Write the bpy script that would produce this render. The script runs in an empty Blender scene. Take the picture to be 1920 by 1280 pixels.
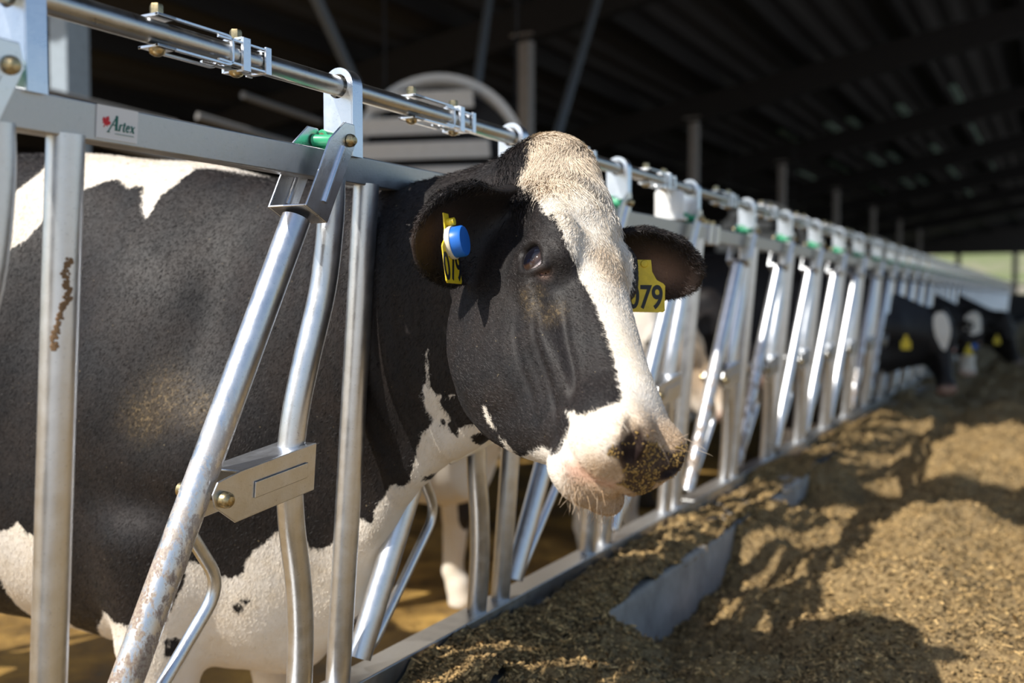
import bpy, math, random
import numpy as np
from mathutils import Vector, Matrix

# ------------------------------------------------------------------ camera, sky, sun, exposure
S = bpy.context.scene
COL = S.collection
PI = math.pi
TH, PT = 0.506, 0.0425
CAMP = (1.1173, 0.0, 1.2033)
cd = bpy.data.cameras.new('camera')
cam = bpy.data.objects.new('camera', cd)
COL.objects.link(cam)
cd.sensor_width = 36.0
cd.lens = 35.0
cd.clip_start = 0.05
cd.clip_end = 600
cam.location = CAMP
cam.rotation_euler = (PI / 2 - PT, 0, TH)
cd.dof.use_dof = True
cd.dof.focus_distance = 1.56
cd.dof.aperture_fstop = 2.3
S.camera = cam

SUN_DIR = Vector((0.40, 0.87, -0.96)).normalized()      # the way the sunlight travels
w = bpy.data.worlds.new('world')
S.world = w
w.use_nodes = True
wn = w.node_tree
bg = wn.nodes['Background']
sky = wn.nodes.new('ShaderNodeTexSky')
sky.sky_type = 'NISHITA'
sky.sun_disc = False
sky.sun_elevation = math.asin(-SUN_DIR.z)
sky.sun_rotation = math.atan2(-SUN_DIR.x, -SUN_DIR.y)
sky.air_density = 1.0
wn.links.new(sky.outputs[0], bg.inputs[0])
bg.inputs[1].default_value = 0.13
sl = bpy.data.lights.new('sun', 'SUN')
sl.energy = 5.2
sl.angle = 0.009
sl.color = (1.0, 0.95, 0.87)
sun = bpy.data.objects.new('sun', sl)
COL.objects.link(sun)
sun.rotation_euler = SUN_DIR.to_track_quat('-Z', 'Y').to_euler()
sun.location = (-3, -6, 8)
S.view_settings.view_transform = 'Standard'
S.view_settings.look = 'None'
S.view_settings.gamma = 1.0
S.view_settings.use_curve_mapping = False
S.view_settings.exposure = 0.2
S.cycles.max_bounces = 8
S.cycles.use_denoising = True

rng = np.random.default_rng(7)
random.seed(7)


# ------------------------------------------------------------------ materials
def mat(name):
    m = bpy.data.materials.new(name)
    m.use_nodes = True
    nt = m.node_tree
    return m, nt, nt.nodes['Principled BSDF']


def noise(nt, scale, detail=4, rough=0.6, vec=None, dist=0.0):
    n = nt.nodes.new('ShaderNodeTexNoise')
    n.inputs['Scale'].default_value = scale
    n.inputs['Detail'].default_value = detail
    n.inputs['Roughness'].default_value = rough
    n.inputs['Distortion'].default_value = dist
    if vec is not None:
        nt.links.new(vec, n.inputs['Vector'])
    return n.outputs['Fac']


def ramp(nt, fac, stops):
    r = nt.nodes.new('ShaderNodeValToRGB')
    while len(r.color_ramp.elements) < len(stops):
        r.color_ramp.elements.new(0.5)
    for e, (p, c) in zip(r.color_ramp.elements, stops):
        e.position = p
        e.color = (*c, 1) if len(c) == 3 else c
    nt.links.new(fac, r.inputs['Fac'])
    return r.outputs['Color']


def mixc(nt, fac, a, b, blend='MIX'):
    n = nt.nodes.new('ShaderNodeMix')
    n.data_type = 'RGBA'
    n.blend_type = blend
    for i, v in ((0, fac), (6, a), (7, b)):
        if isinstance(v, (int, float)):
            n.inputs[i].default_value = v
        elif isinstance(v, tuple):
            n.inputs[i].default_value = (*v, 1)
        else:
            nt.links.new(v, n.inputs[i])
    return n.outputs[2]


def mth(nt, op, a, b=None, clamp=False):
    n = nt.nodes.new('ShaderNodeMath')
    n.operation = op
    n.use_clamp = clamp
    for i, v in enumerate((a, b)):
        if v is None:
            continue
        if isinstance(v, (int, float)):
            n.inputs[i].default_value = v
        else:
            nt.links.new(v, n.inputs[i])
    return n.outputs[0]


def coords(nt, kind='Object', scale=None):
    t = nt.nodes.new('ShaderNodeTexCoord')
    o = t.outputs[kind]
    if scale:
        mp = nt.nodes.new('ShaderNodeMapping')
        mp.inputs['Scale'].default_value = scale
        nt.links.new(o, mp.inputs['Vector'])
        o = mp.outputs[0]
    return o


def wpos(nt):
    return nt.nodes.new('ShaderNodeNewGeometry').outputs['Position']


def bump(nt, bsdf, h, strength=0.3, dist=0.01):
    b = nt.nodes.new('ShaderNodeBump')
    b.inputs['Strength'].default_value = strength
    b.inputs['Distance'].default_value = dist
    nt.links.new(h, b.inputs['Height'])
    nt.links.new(b.outputs[0], bsdf.inputs['Normal'])


def simple(name, col, rough=0.6, metal=0.0, spec=0.5, var=0.0, vscale=20):
    m, nt, b = mat(name)
    if var:
        n = noise(nt, vscale, vec=coords(nt))
        c = ramp(nt, n, [(0.3, tuple(x * (1 - var) for x in col)), (0.7, tuple(min(1, x * (1 + var)) for x in col))])
        nt.links.new(c, b.inputs['Base Color'])
    else:
        b.inputs['Base Color'].default_value = (*col, 1)
    b.inputs['Roughness'].default_value = rough
    b.inputs['Metallic'].default_value = metal
    b.inputs['Specular IOR Level'].default_value = spec
    return m


def galv(name, base=(0.73, 0.75, 0.78), rough=0.35, stain=0.0):
    m, nt, b = mat(name)
    p = wpos(nt)
    n1 = noise(nt, 38, 3, 0.6, p)
    n2 = noise(nt, 260, 2, 0.5, p)
    c = ramp(nt, n1, [(0.3, tuple(x * 0.90 for x in base)), (0.7, tuple(min(1, x * 1.04) for x in base))])
    f = mth(nt, 'MULTIPLY', mth(nt, 'GREATER_THAN', n2, 0.68), 0.25)
    c = mixc(nt, f, c, (0.25, 0.26, 0.28))
    mp = nt.nodes.new('ShaderNodeMapping')
    mp.inputs['Scale'].default_value = (1, 1, 0.45)
    nt.links.new(p, mp.inputs['Vector'])
    n3 = noise(nt, 44, 10, 0.8, mp.outputs[0], 0.3)
    dirt = ramp(nt, n3, [(0.60 - stain, (0, 0, 0)), (0.64 - stain, (1, 1, 1))])
    if stain > 0:
        sz = nt.nodes.new('ShaderNodeSeparateXYZ')
        nt.links.new(p, sz.inputs[0])
        low = nt.nodes.new('ShaderNodeMapRange')
        low.inputs['From Min'].default_value = 1.10
        low.inputs['From Max'].default_value = 0.80
        nt.links.new(sz.outputs[2], low.inputs['Value'])
        dirt = mth(nt, 'MULTIPLY', dirt, low.outputs[0])
    dv = mth(nt, 'MULTIPLY', dirt, 0.85)
    c = mixc(nt, dv, c, ramp(nt, n2, [(0.4, (0.20, 0.11, 0.06)), (0.6, (0.36, 0.28, 0.19))]))
    nt.links.new(c, b.inputs['Base Color'])
    nt.links.new(mth(nt, 'SUBTRACT', 1.0, dv), b.inputs['Metallic'])
    r = mth(nt, 'ADD', mth(nt, 'MULTIPLY', n1, 0.22), rough - 0.1)
    nt.links.new(mth(nt, 'ADD', r, mth(nt, 'MULTIPLY', dv, 0.4)), b.inputs['Roughness'])
    bump(nt, b, n2, 0.08, 0.002)
    return m


M = {}
M['galv'] = galv('galvanised_steel', stain=-0.05)
M['galv_stained'] = galv('galvanised_steel_stained', stain=0.13)
M['galv_rail'] = galv('weathered_rail_steel', (0.50, 0.50, 0.50), 0.42, -0.05)
M['zinc'] = galv('bright_zinc_plate', (0.74, 0.77, 0.82), 0.30, -0.08)
M['pipe'] = galv('worn_steel_pipe', (0.52, 0.52, 0.50), 0.30, -0.06)
M['bolt'] = simple('passivated_bolt', (0.45, 0.36, 0.20), 0.35, 1.0, var=0.4, vscale=150)
M['green'] = simple('green_nylon', (0.03, 0.36, 0.17), 0.4, spec=0.5)
M['white_plastic'] = simple('white_plastic', (0.80, 0.80, 0.78), 0.35)
M['tag_yellow'] = simple('yellow_tag_plastic', (0.80, 0.58, 0.02), 0.4, var=0.12, vscale=60)
M['tag_blue'] = simple('blue_tag_plastic', (0.02, 0.16, 0.62), 0.35)
M['tag_white'] = simple('pale_tag_plastic', (0.75, 0.70, 0.55), 0.4)
M['ink'] = simple('dark_ink', (0.012, 0.014, 0.018), 0.5)
M['sticker'] = simple('white_sticker', (0.72, 0.72, 0.72), 0.4)
M['red'] = simple('red_print', (0.55, 0.01, 0.02), 0.5)
M['green_ink'] = simple('green_print', (0.0, 0.13, 0.10), 0.5)
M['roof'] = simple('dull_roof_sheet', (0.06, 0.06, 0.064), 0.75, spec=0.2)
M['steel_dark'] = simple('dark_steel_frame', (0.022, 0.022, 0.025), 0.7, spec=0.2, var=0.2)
M['steel_grey'] = simple('grey_steel_column', (0.30, 0.29, 0.30), 0.55, var=0.15)
M['steel_blue'] = simple('blue_grey_steel', (0.30, 0.36, 0.42), 0.5, var=0.1)
M['brace'] = simple('navy_painted_pipe', (0.10, 0.12, 0.15), 0.5)
M['rail_dull'] = simple('dull_rail', (0.17, 0.165, 0.16), 0.5)
M['fan_grey'] = simple('pale_fan_housing', (0.64, 0.645, 0.66), 0.5, var=0.05)
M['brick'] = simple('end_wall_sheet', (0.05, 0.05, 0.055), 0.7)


def concrete():
    m, nt, b = mat('kerb_concrete')
    p = wpos(nt)
    n = noise(nt, 9, 8, 0.65, p)
    c = ramp(nt, n, [(0.3, (0.27, 0.25, 0.225)), (0.7, (0.50, 0.47, 0.43))])
    nt.links.new(c, b.inputs['Base Color'])
    b.inputs['Roughness'].default_value = 0.85
    bump(nt, b, noise(nt, 120, 5, 0.6, p), 0.3, 0.004)
    return m


M['concrete'] = concrete()


def manure():
    m, nt, b = mat('wet_alley_floor')
    p = wpos(nt)
    n = noise(nt, 3.5, 8, 0.65, p)
    c = ramp(nt, n, [(0.32, (0.05, 0.03, 0.012)), (0.48, (0.26, 0.15, 0.035)), (0.66, (0.52, 0.31, 0.07))])
    nt.links.new(c, b.inputs['Base Color'])
    nt.links.new(ramp(nt, n, [(0.35, (0.35, 0.35, 0.35)), (0.6, (0.8, 0.8, 0.8))]), b.inputs['Roughness'])
    bump(nt, b, noise(nt, 14, 8, 0.7, p), 0.8, 0.03)
    return m


M['manure'] = manure()


def silage_mat():
    m, nt, b = mat('chopped_silage')
    p = wpos(nt)
    n = noise(nt, 120, 6, 0.7, p, 1.0)
    n2 = noise(nt, 5, 4, 0.6, p)
    a = nt.nodes.new('ShaderNodeAttribute')
    a.attribute_name = 'tint'
    c = ramp(nt, n, [(0.30, (0.09, 0.055, 0.022)), (0.46, (0.30, 0.20, 0.085)), (0.60, (0.56, 0.39, 0.17)), (0.72, (0.74, 0.58, 0.32))])
    c = mixc(nt, mth(nt, 'MULTIPLY', n2, 0.45), c, (0.36, 0.26, 0.15))
    mm = nt.nodes.new('ShaderNodeMix')
    mm.data_type = 'RGBA'
    mm.blend_type = 'MULTIPLY'
    mm.inputs[0].default_value = 1.0
    nt.links.new(c, mm.inputs[6])
    nt.links.new(a.outputs['Color'], mm.inputs[7])
    nt.links.new(mm.outputs[2], b.inputs['Base Color'])
    b.inputs['Roughness'].default_value = 0.75
    b.inputs['Specular IOR Level'].default_value = 0.3
    bump(nt, b, n, 0.7, 0.012)
    return m


M['silage'] = silage_mat()


def coat(name='cow_coat', black=(0.0105, 0.0095, 0.0100), white=(0.80, 0.74, 0.655)):
    m, nt, b = mat(name)
    co = coords(nt)

    def attr(nm):
        a = nt.nodes.new('ShaderNodeAttribute')
        a.attribute_name = nm
        return a.outputs['Fac']
    n1 = noise(nt, 130, 3, 0.6, coords(nt, scale=(1, 1, 0.35)))
    n2 = noise(nt, 14, 4, 0.6, co)
    n3 = noise(nt, 520, 2, 0.65, coords(nt, scale=(1, 1, 0.28)))
    fld = mth(nt, 'ADD', attr('white'), mth(nt, 'MULTIPLY', mth(nt, 'SUBTRACT', n1, 0.5), 0.016))
    wf = mth(nt, 'ADD', mth(nt, 'DIVIDE', fld, 0.003), 0.5, True)
    blk = ramp(nt, n2, [(0.35, black), (0.72, (black[0] * 1.9, black[1] * 1.6, black[2] * 1.35))])
    tone = mth(nt, 'MULTIPLY', mth(nt, 'ADD', 1.0, attr('tone')), mth(nt, 'ADD', 0.35, mth(nt, 'MULTIPLY', n3, 1.3)))
    blk = mixc(nt, 1.0, blk, tone, 'MULTIPLY')
    wht = ramp(nt, n2, [(0.35, (white[0] * 0.97, white[1] * 0.93, white[2] * 0.86)), (0.6, white)])
    c = mixc(nt, wf, blk, wht)
    c = mixc(nt, attr('cream'), c, mixc(nt, wf, blk, (0.70, 0.57, 0.42)))
    c = mixc(nt, attr('tan'), c, (0.50, 0.335, 0.19))
    c = mixc(nt, attr('skin'), c, (0.62, 0.38, 0.28))
    pad = ramp(nt, noise(nt, 230, 5, 0.7, co), [(0.35, (0.035, 0.022, 0.018)), (0.60, (0.085, 0.058, 0.042)), (0.78, (0.22, 0.14, 0.06))])
    c = mixc(nt, attr('pad'), c, pad)
    c = mixc(nt, attr('nostril'), c, (0.012, 0.005, 0.005))
    dn = mth(nt, 'GREATER_THAN', noise(nt, 160, 4, 0.7, co), 0.56)
    c = mixc(nt, mth(nt, 'MULTIPLY', attr('dirt'), mth(nt, 'ADD', mth(nt, 'MULTIPLY', dn, 0.55), 0.2)), c, (0.30, 0.21, 0.10))
    speck = mth(nt, 'GREATER_THAN', noise(nt, 190, 1, 0.4, co), 0.80)
    c = mixc(nt, mth(nt, 'MULTIPLY', speck, mth(nt, 'SUBTRACT', 0.42, mth(nt, 'MULTIPLY', wf, 0.4))), c, (0.42, 0.33, 0.18))
    nt.links.new(c, b.inputs['Base Color'])
    nt.links.new(mth(nt, 'ADD', 0.52, mth(nt, 'MULTIPLY', wf, 0.2)), b.inputs['Roughness'])
    b.inputs['Specular IOR Level'].default_value = 0.24
    b.inputs['Sheen Weight'].default_value = 0.02
    b.inputs['Sheen Roughness'].default_value = 0.4
    bump(nt, b, mth(nt, 'ADD', n3, mth(nt, 'MULTIPLY', n2, 0.5)), 0.35, 0.0016)
    return m


M['coat'] = coat()


# ------------------------------------------------------------------ object helpers
def link(o, parent=None):
    COL.objects.link(o)
    if parent is not None:
        o.parent = parent
    return o


def tag(o, label=None, cat=None, group=None, kind=None):
    if label:
        o['label'] = label
    if cat:
        o['category'] = cat
    if group:
        o['group'] = group
    if kind:
        o['kind'] = kind
    return o


def empty(name, loc=(0, 0, 0), rz=0.0):
    o = bpy.data.objects.new(name, None)
    COL.objects.link(o)
    o.empty_display_size = 0.1
    o.location = loc
    o.rotation_euler = (0, 0, rz)
    return o


class MB:
    """collects vertices and faces of one mesh"""

    def __init__(self):
        self.v, self.f, self.n = [], [], 0

    def add(self, v, f):
        v = [tuple(map(float, p)) for p in v]
        self.f += [tuple(i + self.n for i in q) for q in f]
        self.v += v
        self.n += len(v)
        return self

    def box(self, lo, hi, R=None, c=(0, 0, 0)):
        x0, y0, z0 = lo
        x1, y1, z1 = hi
        vs = [(x0, y0, z0), (x1, y0, z0), (x1, y1, z0), (x0, y1, z0), (x0, y0, z1), (x1, y0, z1), (x1, y1, z1), (x0, y1, z1)]
        if R is not None:
            vs = [tuple(R @ Vector(p) + Vector(c)) for p in vs]
        return self.add(vs, [(0, 3, 2, 1), (4, 5, 6, 7), (0, 1, 5, 4), (1, 2, 6, 5), (2, 3, 7, 6), (3, 0, 4, 7)])

    def tube(self, pts, r, n=14, caps=True, hollow=0.0):
        pts = [Vector(p) for p in pts]
        rs = r if isinstance(r, (list, tuple)) else [r] * len(pts)
        rings, prev = [], None
        for i, p in enumerate(pts):
            t = (pts[min(i + 1, len(pts) - 1)] - pts[max(i - 1, 0)]).normalized()
            if prev is None:
                a = Vector((1, 0, 0)) if abs(t.x) < 0.9 else Vector((0, 1, 0))
                u = t.cross(a).normalized()
            else:
                u = (prev - t * prev.dot(t)).normalized()
            prev = u
            v = t.cross(u)
            rings.append([p + (u * math.cos(2 * PI * k / n) + v * math.sin(2 * PI * k / n)) * rs[i] for k in range(n)])
        vs = [q for g in rings for q in g]
        fs = []
        for i in range(len(rings) - 1):
            for k in range(n):
                k2 = (k + 1) % n
                fs.append((i * n + k, i * n + k2, (i + 1) * n + k2, (i + 1) * n + k))
        if caps and not hollow:
            fs.append(tuple(reversed(range(n))))
            fs.append(tuple(range((len(rings) - 1) * n, len(rings) * n)))
        if hollow:
            b0 = len(vs)
            for g, p in zip(rings, pts):
                vs += [p + (q - p) * hollow for q in g]
            L = len(rings)
            for i in range(L - 1):
                for k in range(n):
                    k2 = (k + 1) % n
                    fs.append((b0 + i * n + k, b0 + (i + 1) * n + k, b0 + (i + 1) * n + k2, b0 + i * n + k2))
            for k in range(n):
                k2 = (k + 1) % n
                fs.append((k, b0 + k, b0 + k2, k2))
                e = (L - 1) * n
                fs.append((e + k, e + k2, b0 + e + k2, b0 + e + k))
        return self.add(vs, fs)

    def prism(self, poly, d):
        """extrude the 3D polygon by the vector d"""
        n = len(poly)
        d = Vector(d)
        vs = [Vector(p) for p in poly] + [Vector(p) + d for p in poly]
        fs = [tuple(reversed(range(n))), tuple(range(n, 2 * n))] + [(i, (i + 1) % n, n + (i + 1) % n, n + i) for i in range(n)]
        return self.add(vs, fs)

    def strip(self, pts, wdir, width, thick):
        """a bent flat bar through the points, wide along wdir"""
        pts = [Vector(p) for p in pts]
        wd = Vector(wdir).normalized() * width / 2
        vs = []
        for i, p in enumerate(pts):
            t = (pts[min(i + 1, len(pts) - 1)] - pts[max(i - 1, 0)]).normalized()
            nn = t.cross(wd).normalized() * thick / 2
            vs += [p - wd - nn, p + wd - nn, p + wd + nn, p - wd + nn]
        fs = []
        for i in range(len(pts) - 1):
            for k in range(4):
                fs.append((4 * i + k, 4 * i + (k + 1) % 4, 4 * i + 4 + (k + 1) % 4, 4 * i + 4 + k))
        e = 4 * (len(pts) - 1)
        fs += [(3, 2, 1, 0), (e, e + 1, e + 2, e + 3)]
        return self.add(vs, fs)

    def lathe(self, prof, c, axis, n=20):
        """profile of (radius, height) spun about the axis through c"""
        ax = Vector(axis).normalized()
        a = Vector((1, 0, 0)) if abs(ax.x) < 0.9 else Vector((0, 1, 0))
        u = ax.cross(a).normalized()
        v = ax.cross(u)
        c = Vector(c)
        vs, fs = [], []
        for r, h in prof:
            for k in range(n):
                an = 2 * PI * k / n
                vs.append(c + ax * h + (u * math.cos(an) + v * math.sin(an)) * r)
        for i in range(len(prof) - 1):
            for k in range(n):
                fs.append((i * n + k, i * n + (k + 1) % n, (i + 1) * n + (k + 1) % n, (i + 1) * n + k))
        fs.append(tuple(reversed(range(n))))
        fs.append(tuple(range((len(prof) - 1) * n, len(prof) * n)))
        return self.add(vs, fs)

    def build(self, name, m, parent=None, smooth=35, bevel=0.0):
        me = bpy.data.meshes.new(name)
        me.from_pydata([tuple(p) for p in self.v], [], self.f)
        me.validate()
        me.materials.append(m)
        o = bpy.data.objects.new(name, me)
        link(o, parent)
        if smooth:
            me.polygons.foreach_set('use_smooth', [True] * len(me.polygons))
            me.update()
            me.set_sharp_from_angle(angle=math.radians(smooth))
        if bevel:
            b = o.modifiers.new('edge', 'BEVEL')
            b.width = bevel
            b.segments = 2
            b.limit_method = 'ANGLE'
            b.angle_limit = math.radians(50)
            b.harden_normals = True
        return o


def copy_tree(o, parent=None):
    c = o.copy()
    COL.objects.link(c)
    if parent is not None:
        c.parent = parent
    for ch in list(o.children):
        copy_tree(ch, c)
    return c


def curve_pts(pts, per=8):
    """Catmull-Rom through the points"""
    p = [Vector(q) for q in pts]
    p = [p[0] * 2 - p[1]] + p + [p[-1] * 2 - p[-2]]
    out = []
    for i in range(1, len(p) - 2):
        for k in range(per):
            t = k / per
            out.append(0.5 * ((2 * p[i]) + (p[i + 1] - p[i - 1]) * t + (2 * p[i - 1] - 5 * p[i] + 4 * p[i + 1] - p[i + 2]) * t * t
                              + (3 * p[i] - p[i - 1] - 3 * p[i + 1] + p[i + 2]) * t ** 3))
    out.append(p[-2])
    return out


def fillet(pts, r, seg=6):
    """polyline with rounded corners"""
    p = [Vector(q) for q in pts]
    out = [p[0]]
    for i in range(1, len(p) - 1):
        a, b = (p[i - 1] - p[i]), (p[i + 1] - p[i])
        d = min(r, a.length * 0.48, b.length * 0.48)
        s, e = p[i] + a.normalized() * d, p[i] + b.normalized() * d
        for k in range(seg + 1):
            t = k / seg
            out.append((1 - t) ** 2 * s + 2 * t * (1 - t) * p[i] + t * t * e)
    out.append(p[-1])
    return out


def text_mesh(name, txt, size, m, parent, mw, extrude=0.0004, offset=0.0, shear=0.0, align='CENTER'):
    cu = bpy.data.curves.new(name, 'FONT')
    cu.body = txt
    cu.size = size
    cu.extrude = extrude
    cu.offset = offset
    cu.shear = shear
    cu.align_x = align
    cu.align_y = 'CENTER'
    t = bpy.data.objects.new(name, cu)
    COL.objects.link(t)
    dg = bpy.context.evaluated_depsgraph_get()
    me = bpy.data.meshes.new_from_object(t.evaluated_get(dg))
    bpy.data.objects.remove(t)
    me.materials.clear()
    me.materials.append(m)
    me.transform(mw)
    o = bpy.data.objects.new(name, me)
    link(o, parent)
    return o


# ------------------------------------------------------------------ the barn shell
FLOOR = -0.05
TILT = 0.083
STEP = 0.6


def structure(mb, name, m, parent=None, smooth=0, bevel=0.0):
    o = mb.build(name, m, parent, smooth=smooth, bevel=bevel)
    if parent is None:
        o['kind'] = 'structure'
    return o


structure(MB().box((-30, -12, FLOOR - 0.3), (-0.12, 70, FLOOR)), 'floor', M['manure'])
structure(MB().box((0.16, -12, -0.05), (14, 70, 0.12)), 'floor_feed_alley', M['concrete'])
structure(MB().box((-0.13, -1.5, FLOOR), (0.175, 62, 0.452)), 'trim_1', M['concrete'], bevel=0.015)

GAB = 2.4                                     # the gable end of the roof


def roof_z(x):
    return 4.85 + (x + 4.4) * 0.17 if x < 6 else 4.85 + 10.4 * 0.17 - (x - 6) * 0.17


GLINTS = [(-4.28, 21.7, 23.57), (-3.41, 22.15, 23.84), (-2.97, 22.22, 24.2), (-1.96, 22.12, 24.5), (-0.9, 21.51, 24.17), (-4.32, 27.08, 29.87), (-3.43, 27.48, 30.32), (-2.99, 27.88, 30.93),
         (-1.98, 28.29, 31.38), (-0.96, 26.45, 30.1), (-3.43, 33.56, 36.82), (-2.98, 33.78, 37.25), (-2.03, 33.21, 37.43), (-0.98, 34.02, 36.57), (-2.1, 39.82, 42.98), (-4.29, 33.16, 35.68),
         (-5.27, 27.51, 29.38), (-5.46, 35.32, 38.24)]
sb = MB()                                      # pale greenish strips under the roof sheet, colour stands in for glints of light
for (sx, ya, yb) in GLINTS:
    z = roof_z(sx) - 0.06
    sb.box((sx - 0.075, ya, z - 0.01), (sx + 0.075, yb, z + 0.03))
structure(sb, 'ceiling_glints', simple('pale_green_glint', (0.42, 0.62, 0.55), 0.5))
rb = MB()
nx = 300
xs = np.linspace(-22, 5.0, nx)
vs, fs = [], []
for i, x in enumerate(xs):
    z = roof_z(x) + (0.018 if i % 4 < 2 else -0.018)
    vs += [(x, GAB, z), (x, 64, z), (x, GAB, z + 0.03), (x, 64, z + 0.03)]
for i in range(nx - 1):
    a, b = 4 * i, 4 * i + 4
    fs += [(a, b, b + 1, a + 1), (a + 2, a + 3, b + 3, b + 2)]
rb.add(vs, fs)
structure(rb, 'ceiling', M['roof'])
pb = MB()
for k in range(-12, 7):
    x = -4.4 + k * 1.45 + 0.5
    z = roof_z(x) - 0.02
    pb.box((x - 0.05, GAB, z - 0.24), (x + 0.05, 64, z - 0.02))
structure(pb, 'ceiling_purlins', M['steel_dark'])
COLY = [4.2, 10.3, 16.3, 22.3, 28.3, 34.3, 40.3, 46.3]
for j, y in enumerate(COLY):
    rf = MB()
    for (xa, xb) in ((-22.0, 4.9),):
        za, zb = roof_z(xa) - 0.26, roof_z(xb) - 0.26
        rf.prism([(xa, y - 0.09, za), (xb, y - 0.09, zb), (xb, y - 0.09, zb - 0.42), (xa, y - 0.09, za - 0.42)], (0, 0.18, 0))
    structure(rf, 'trim_%d' % (j + 2), M['steel_dark'])

structure(MB().box((-14, 0.86, 3.95), (5.0, 1.06, 4.45)), 'trim_20', M['steel_dark'])     # portal beam standing before the gable
ew = MB()                                      # far end wall with its wide opening
EY = 62.0
ew.box((-22, EY, FLOOR), (-10, EY + 0.2, 8.4))
ew.box((-10, EY, 3.75), (16, EY + 0.2, 8.4))
ew.box((-10, EY, FLOOR), (16, EY + 0.2, 1.5))
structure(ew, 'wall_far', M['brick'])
wf = MB()
for x in np.arange(-10, 16, 2.9):
    wf.box((x - 0.14, EY - 0.1, 1.5), (x + 0.14, EY + 0.1, 3.75))
wf.box((-10, EY - 0.05, 1.9), (16, EY + 0.05, 2.0))
structure(wf, 'window_1', M['steel_grey'])
sw = MB()
sw.box((-22.2, GAB, FLOOR), (-22, EY, 4.6))
structure(sw, 'wall_left', M['brick'])
hill = MB()
hv, hf = [], []
hx = np.linspace(-120, 120, 60)
for i, x in enumerate(hx):
    for (yy, zz) in ((66, 0.0), (90, 1.0), (130, 5 + 1.5 * math.sin(x * 0.06)), (175, 15 + 3 * math.sin(x * 0.045 + 1)), (260, 15)):
        hv.append((x * yy / 100, yy, zz))
for i in range(len(hx) - 1):
    for k in range(4):
        hf.append((i * 5 + k, i * 5 + 5 + k, i * 5 + 6 + k, i * 5 + 1 + k))
hill.add(hv, hf)
mh, nt, b = mat('dry_hillside')
nt.links.new(ramp(nt, noise(nt, 0.12, 6, 0.6, wpos(nt)), [(0.4, (0.17, 0.20, 0.08)), (0.6, (0.30, 0.26, 0.20))]), b.inputs['Base Color'])
b.inputs['Roughness'].default_value = 0.9
structure(hill, 'hills', mh, smooth=80)
outg = MB().box((-120, -60, -0.5), (-30, 66, -0.1)).box((14, -60, -0.5), (120, 66, -0.1)).box((-30, -60, -0.5), (14, -12, -0.1))
structure(outg, 'ground', M['concrete'])

# ------------------------------------------------------------------ headlock fence
PIPE_X, PIPE_Z = 0.038, 1.562
BAR_X, BAR_Z = 0.036, 1.425
SILL_Z = 0.5
PANEL_L = 3.07


def FP(y, z, off=0.0):
    return (TILT * (z - 0.5) - 0.03 + off, y, z)


U_ARM = Vector((0, 0.411, 0.912))              # up along the neck bar (in y, z)


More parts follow.
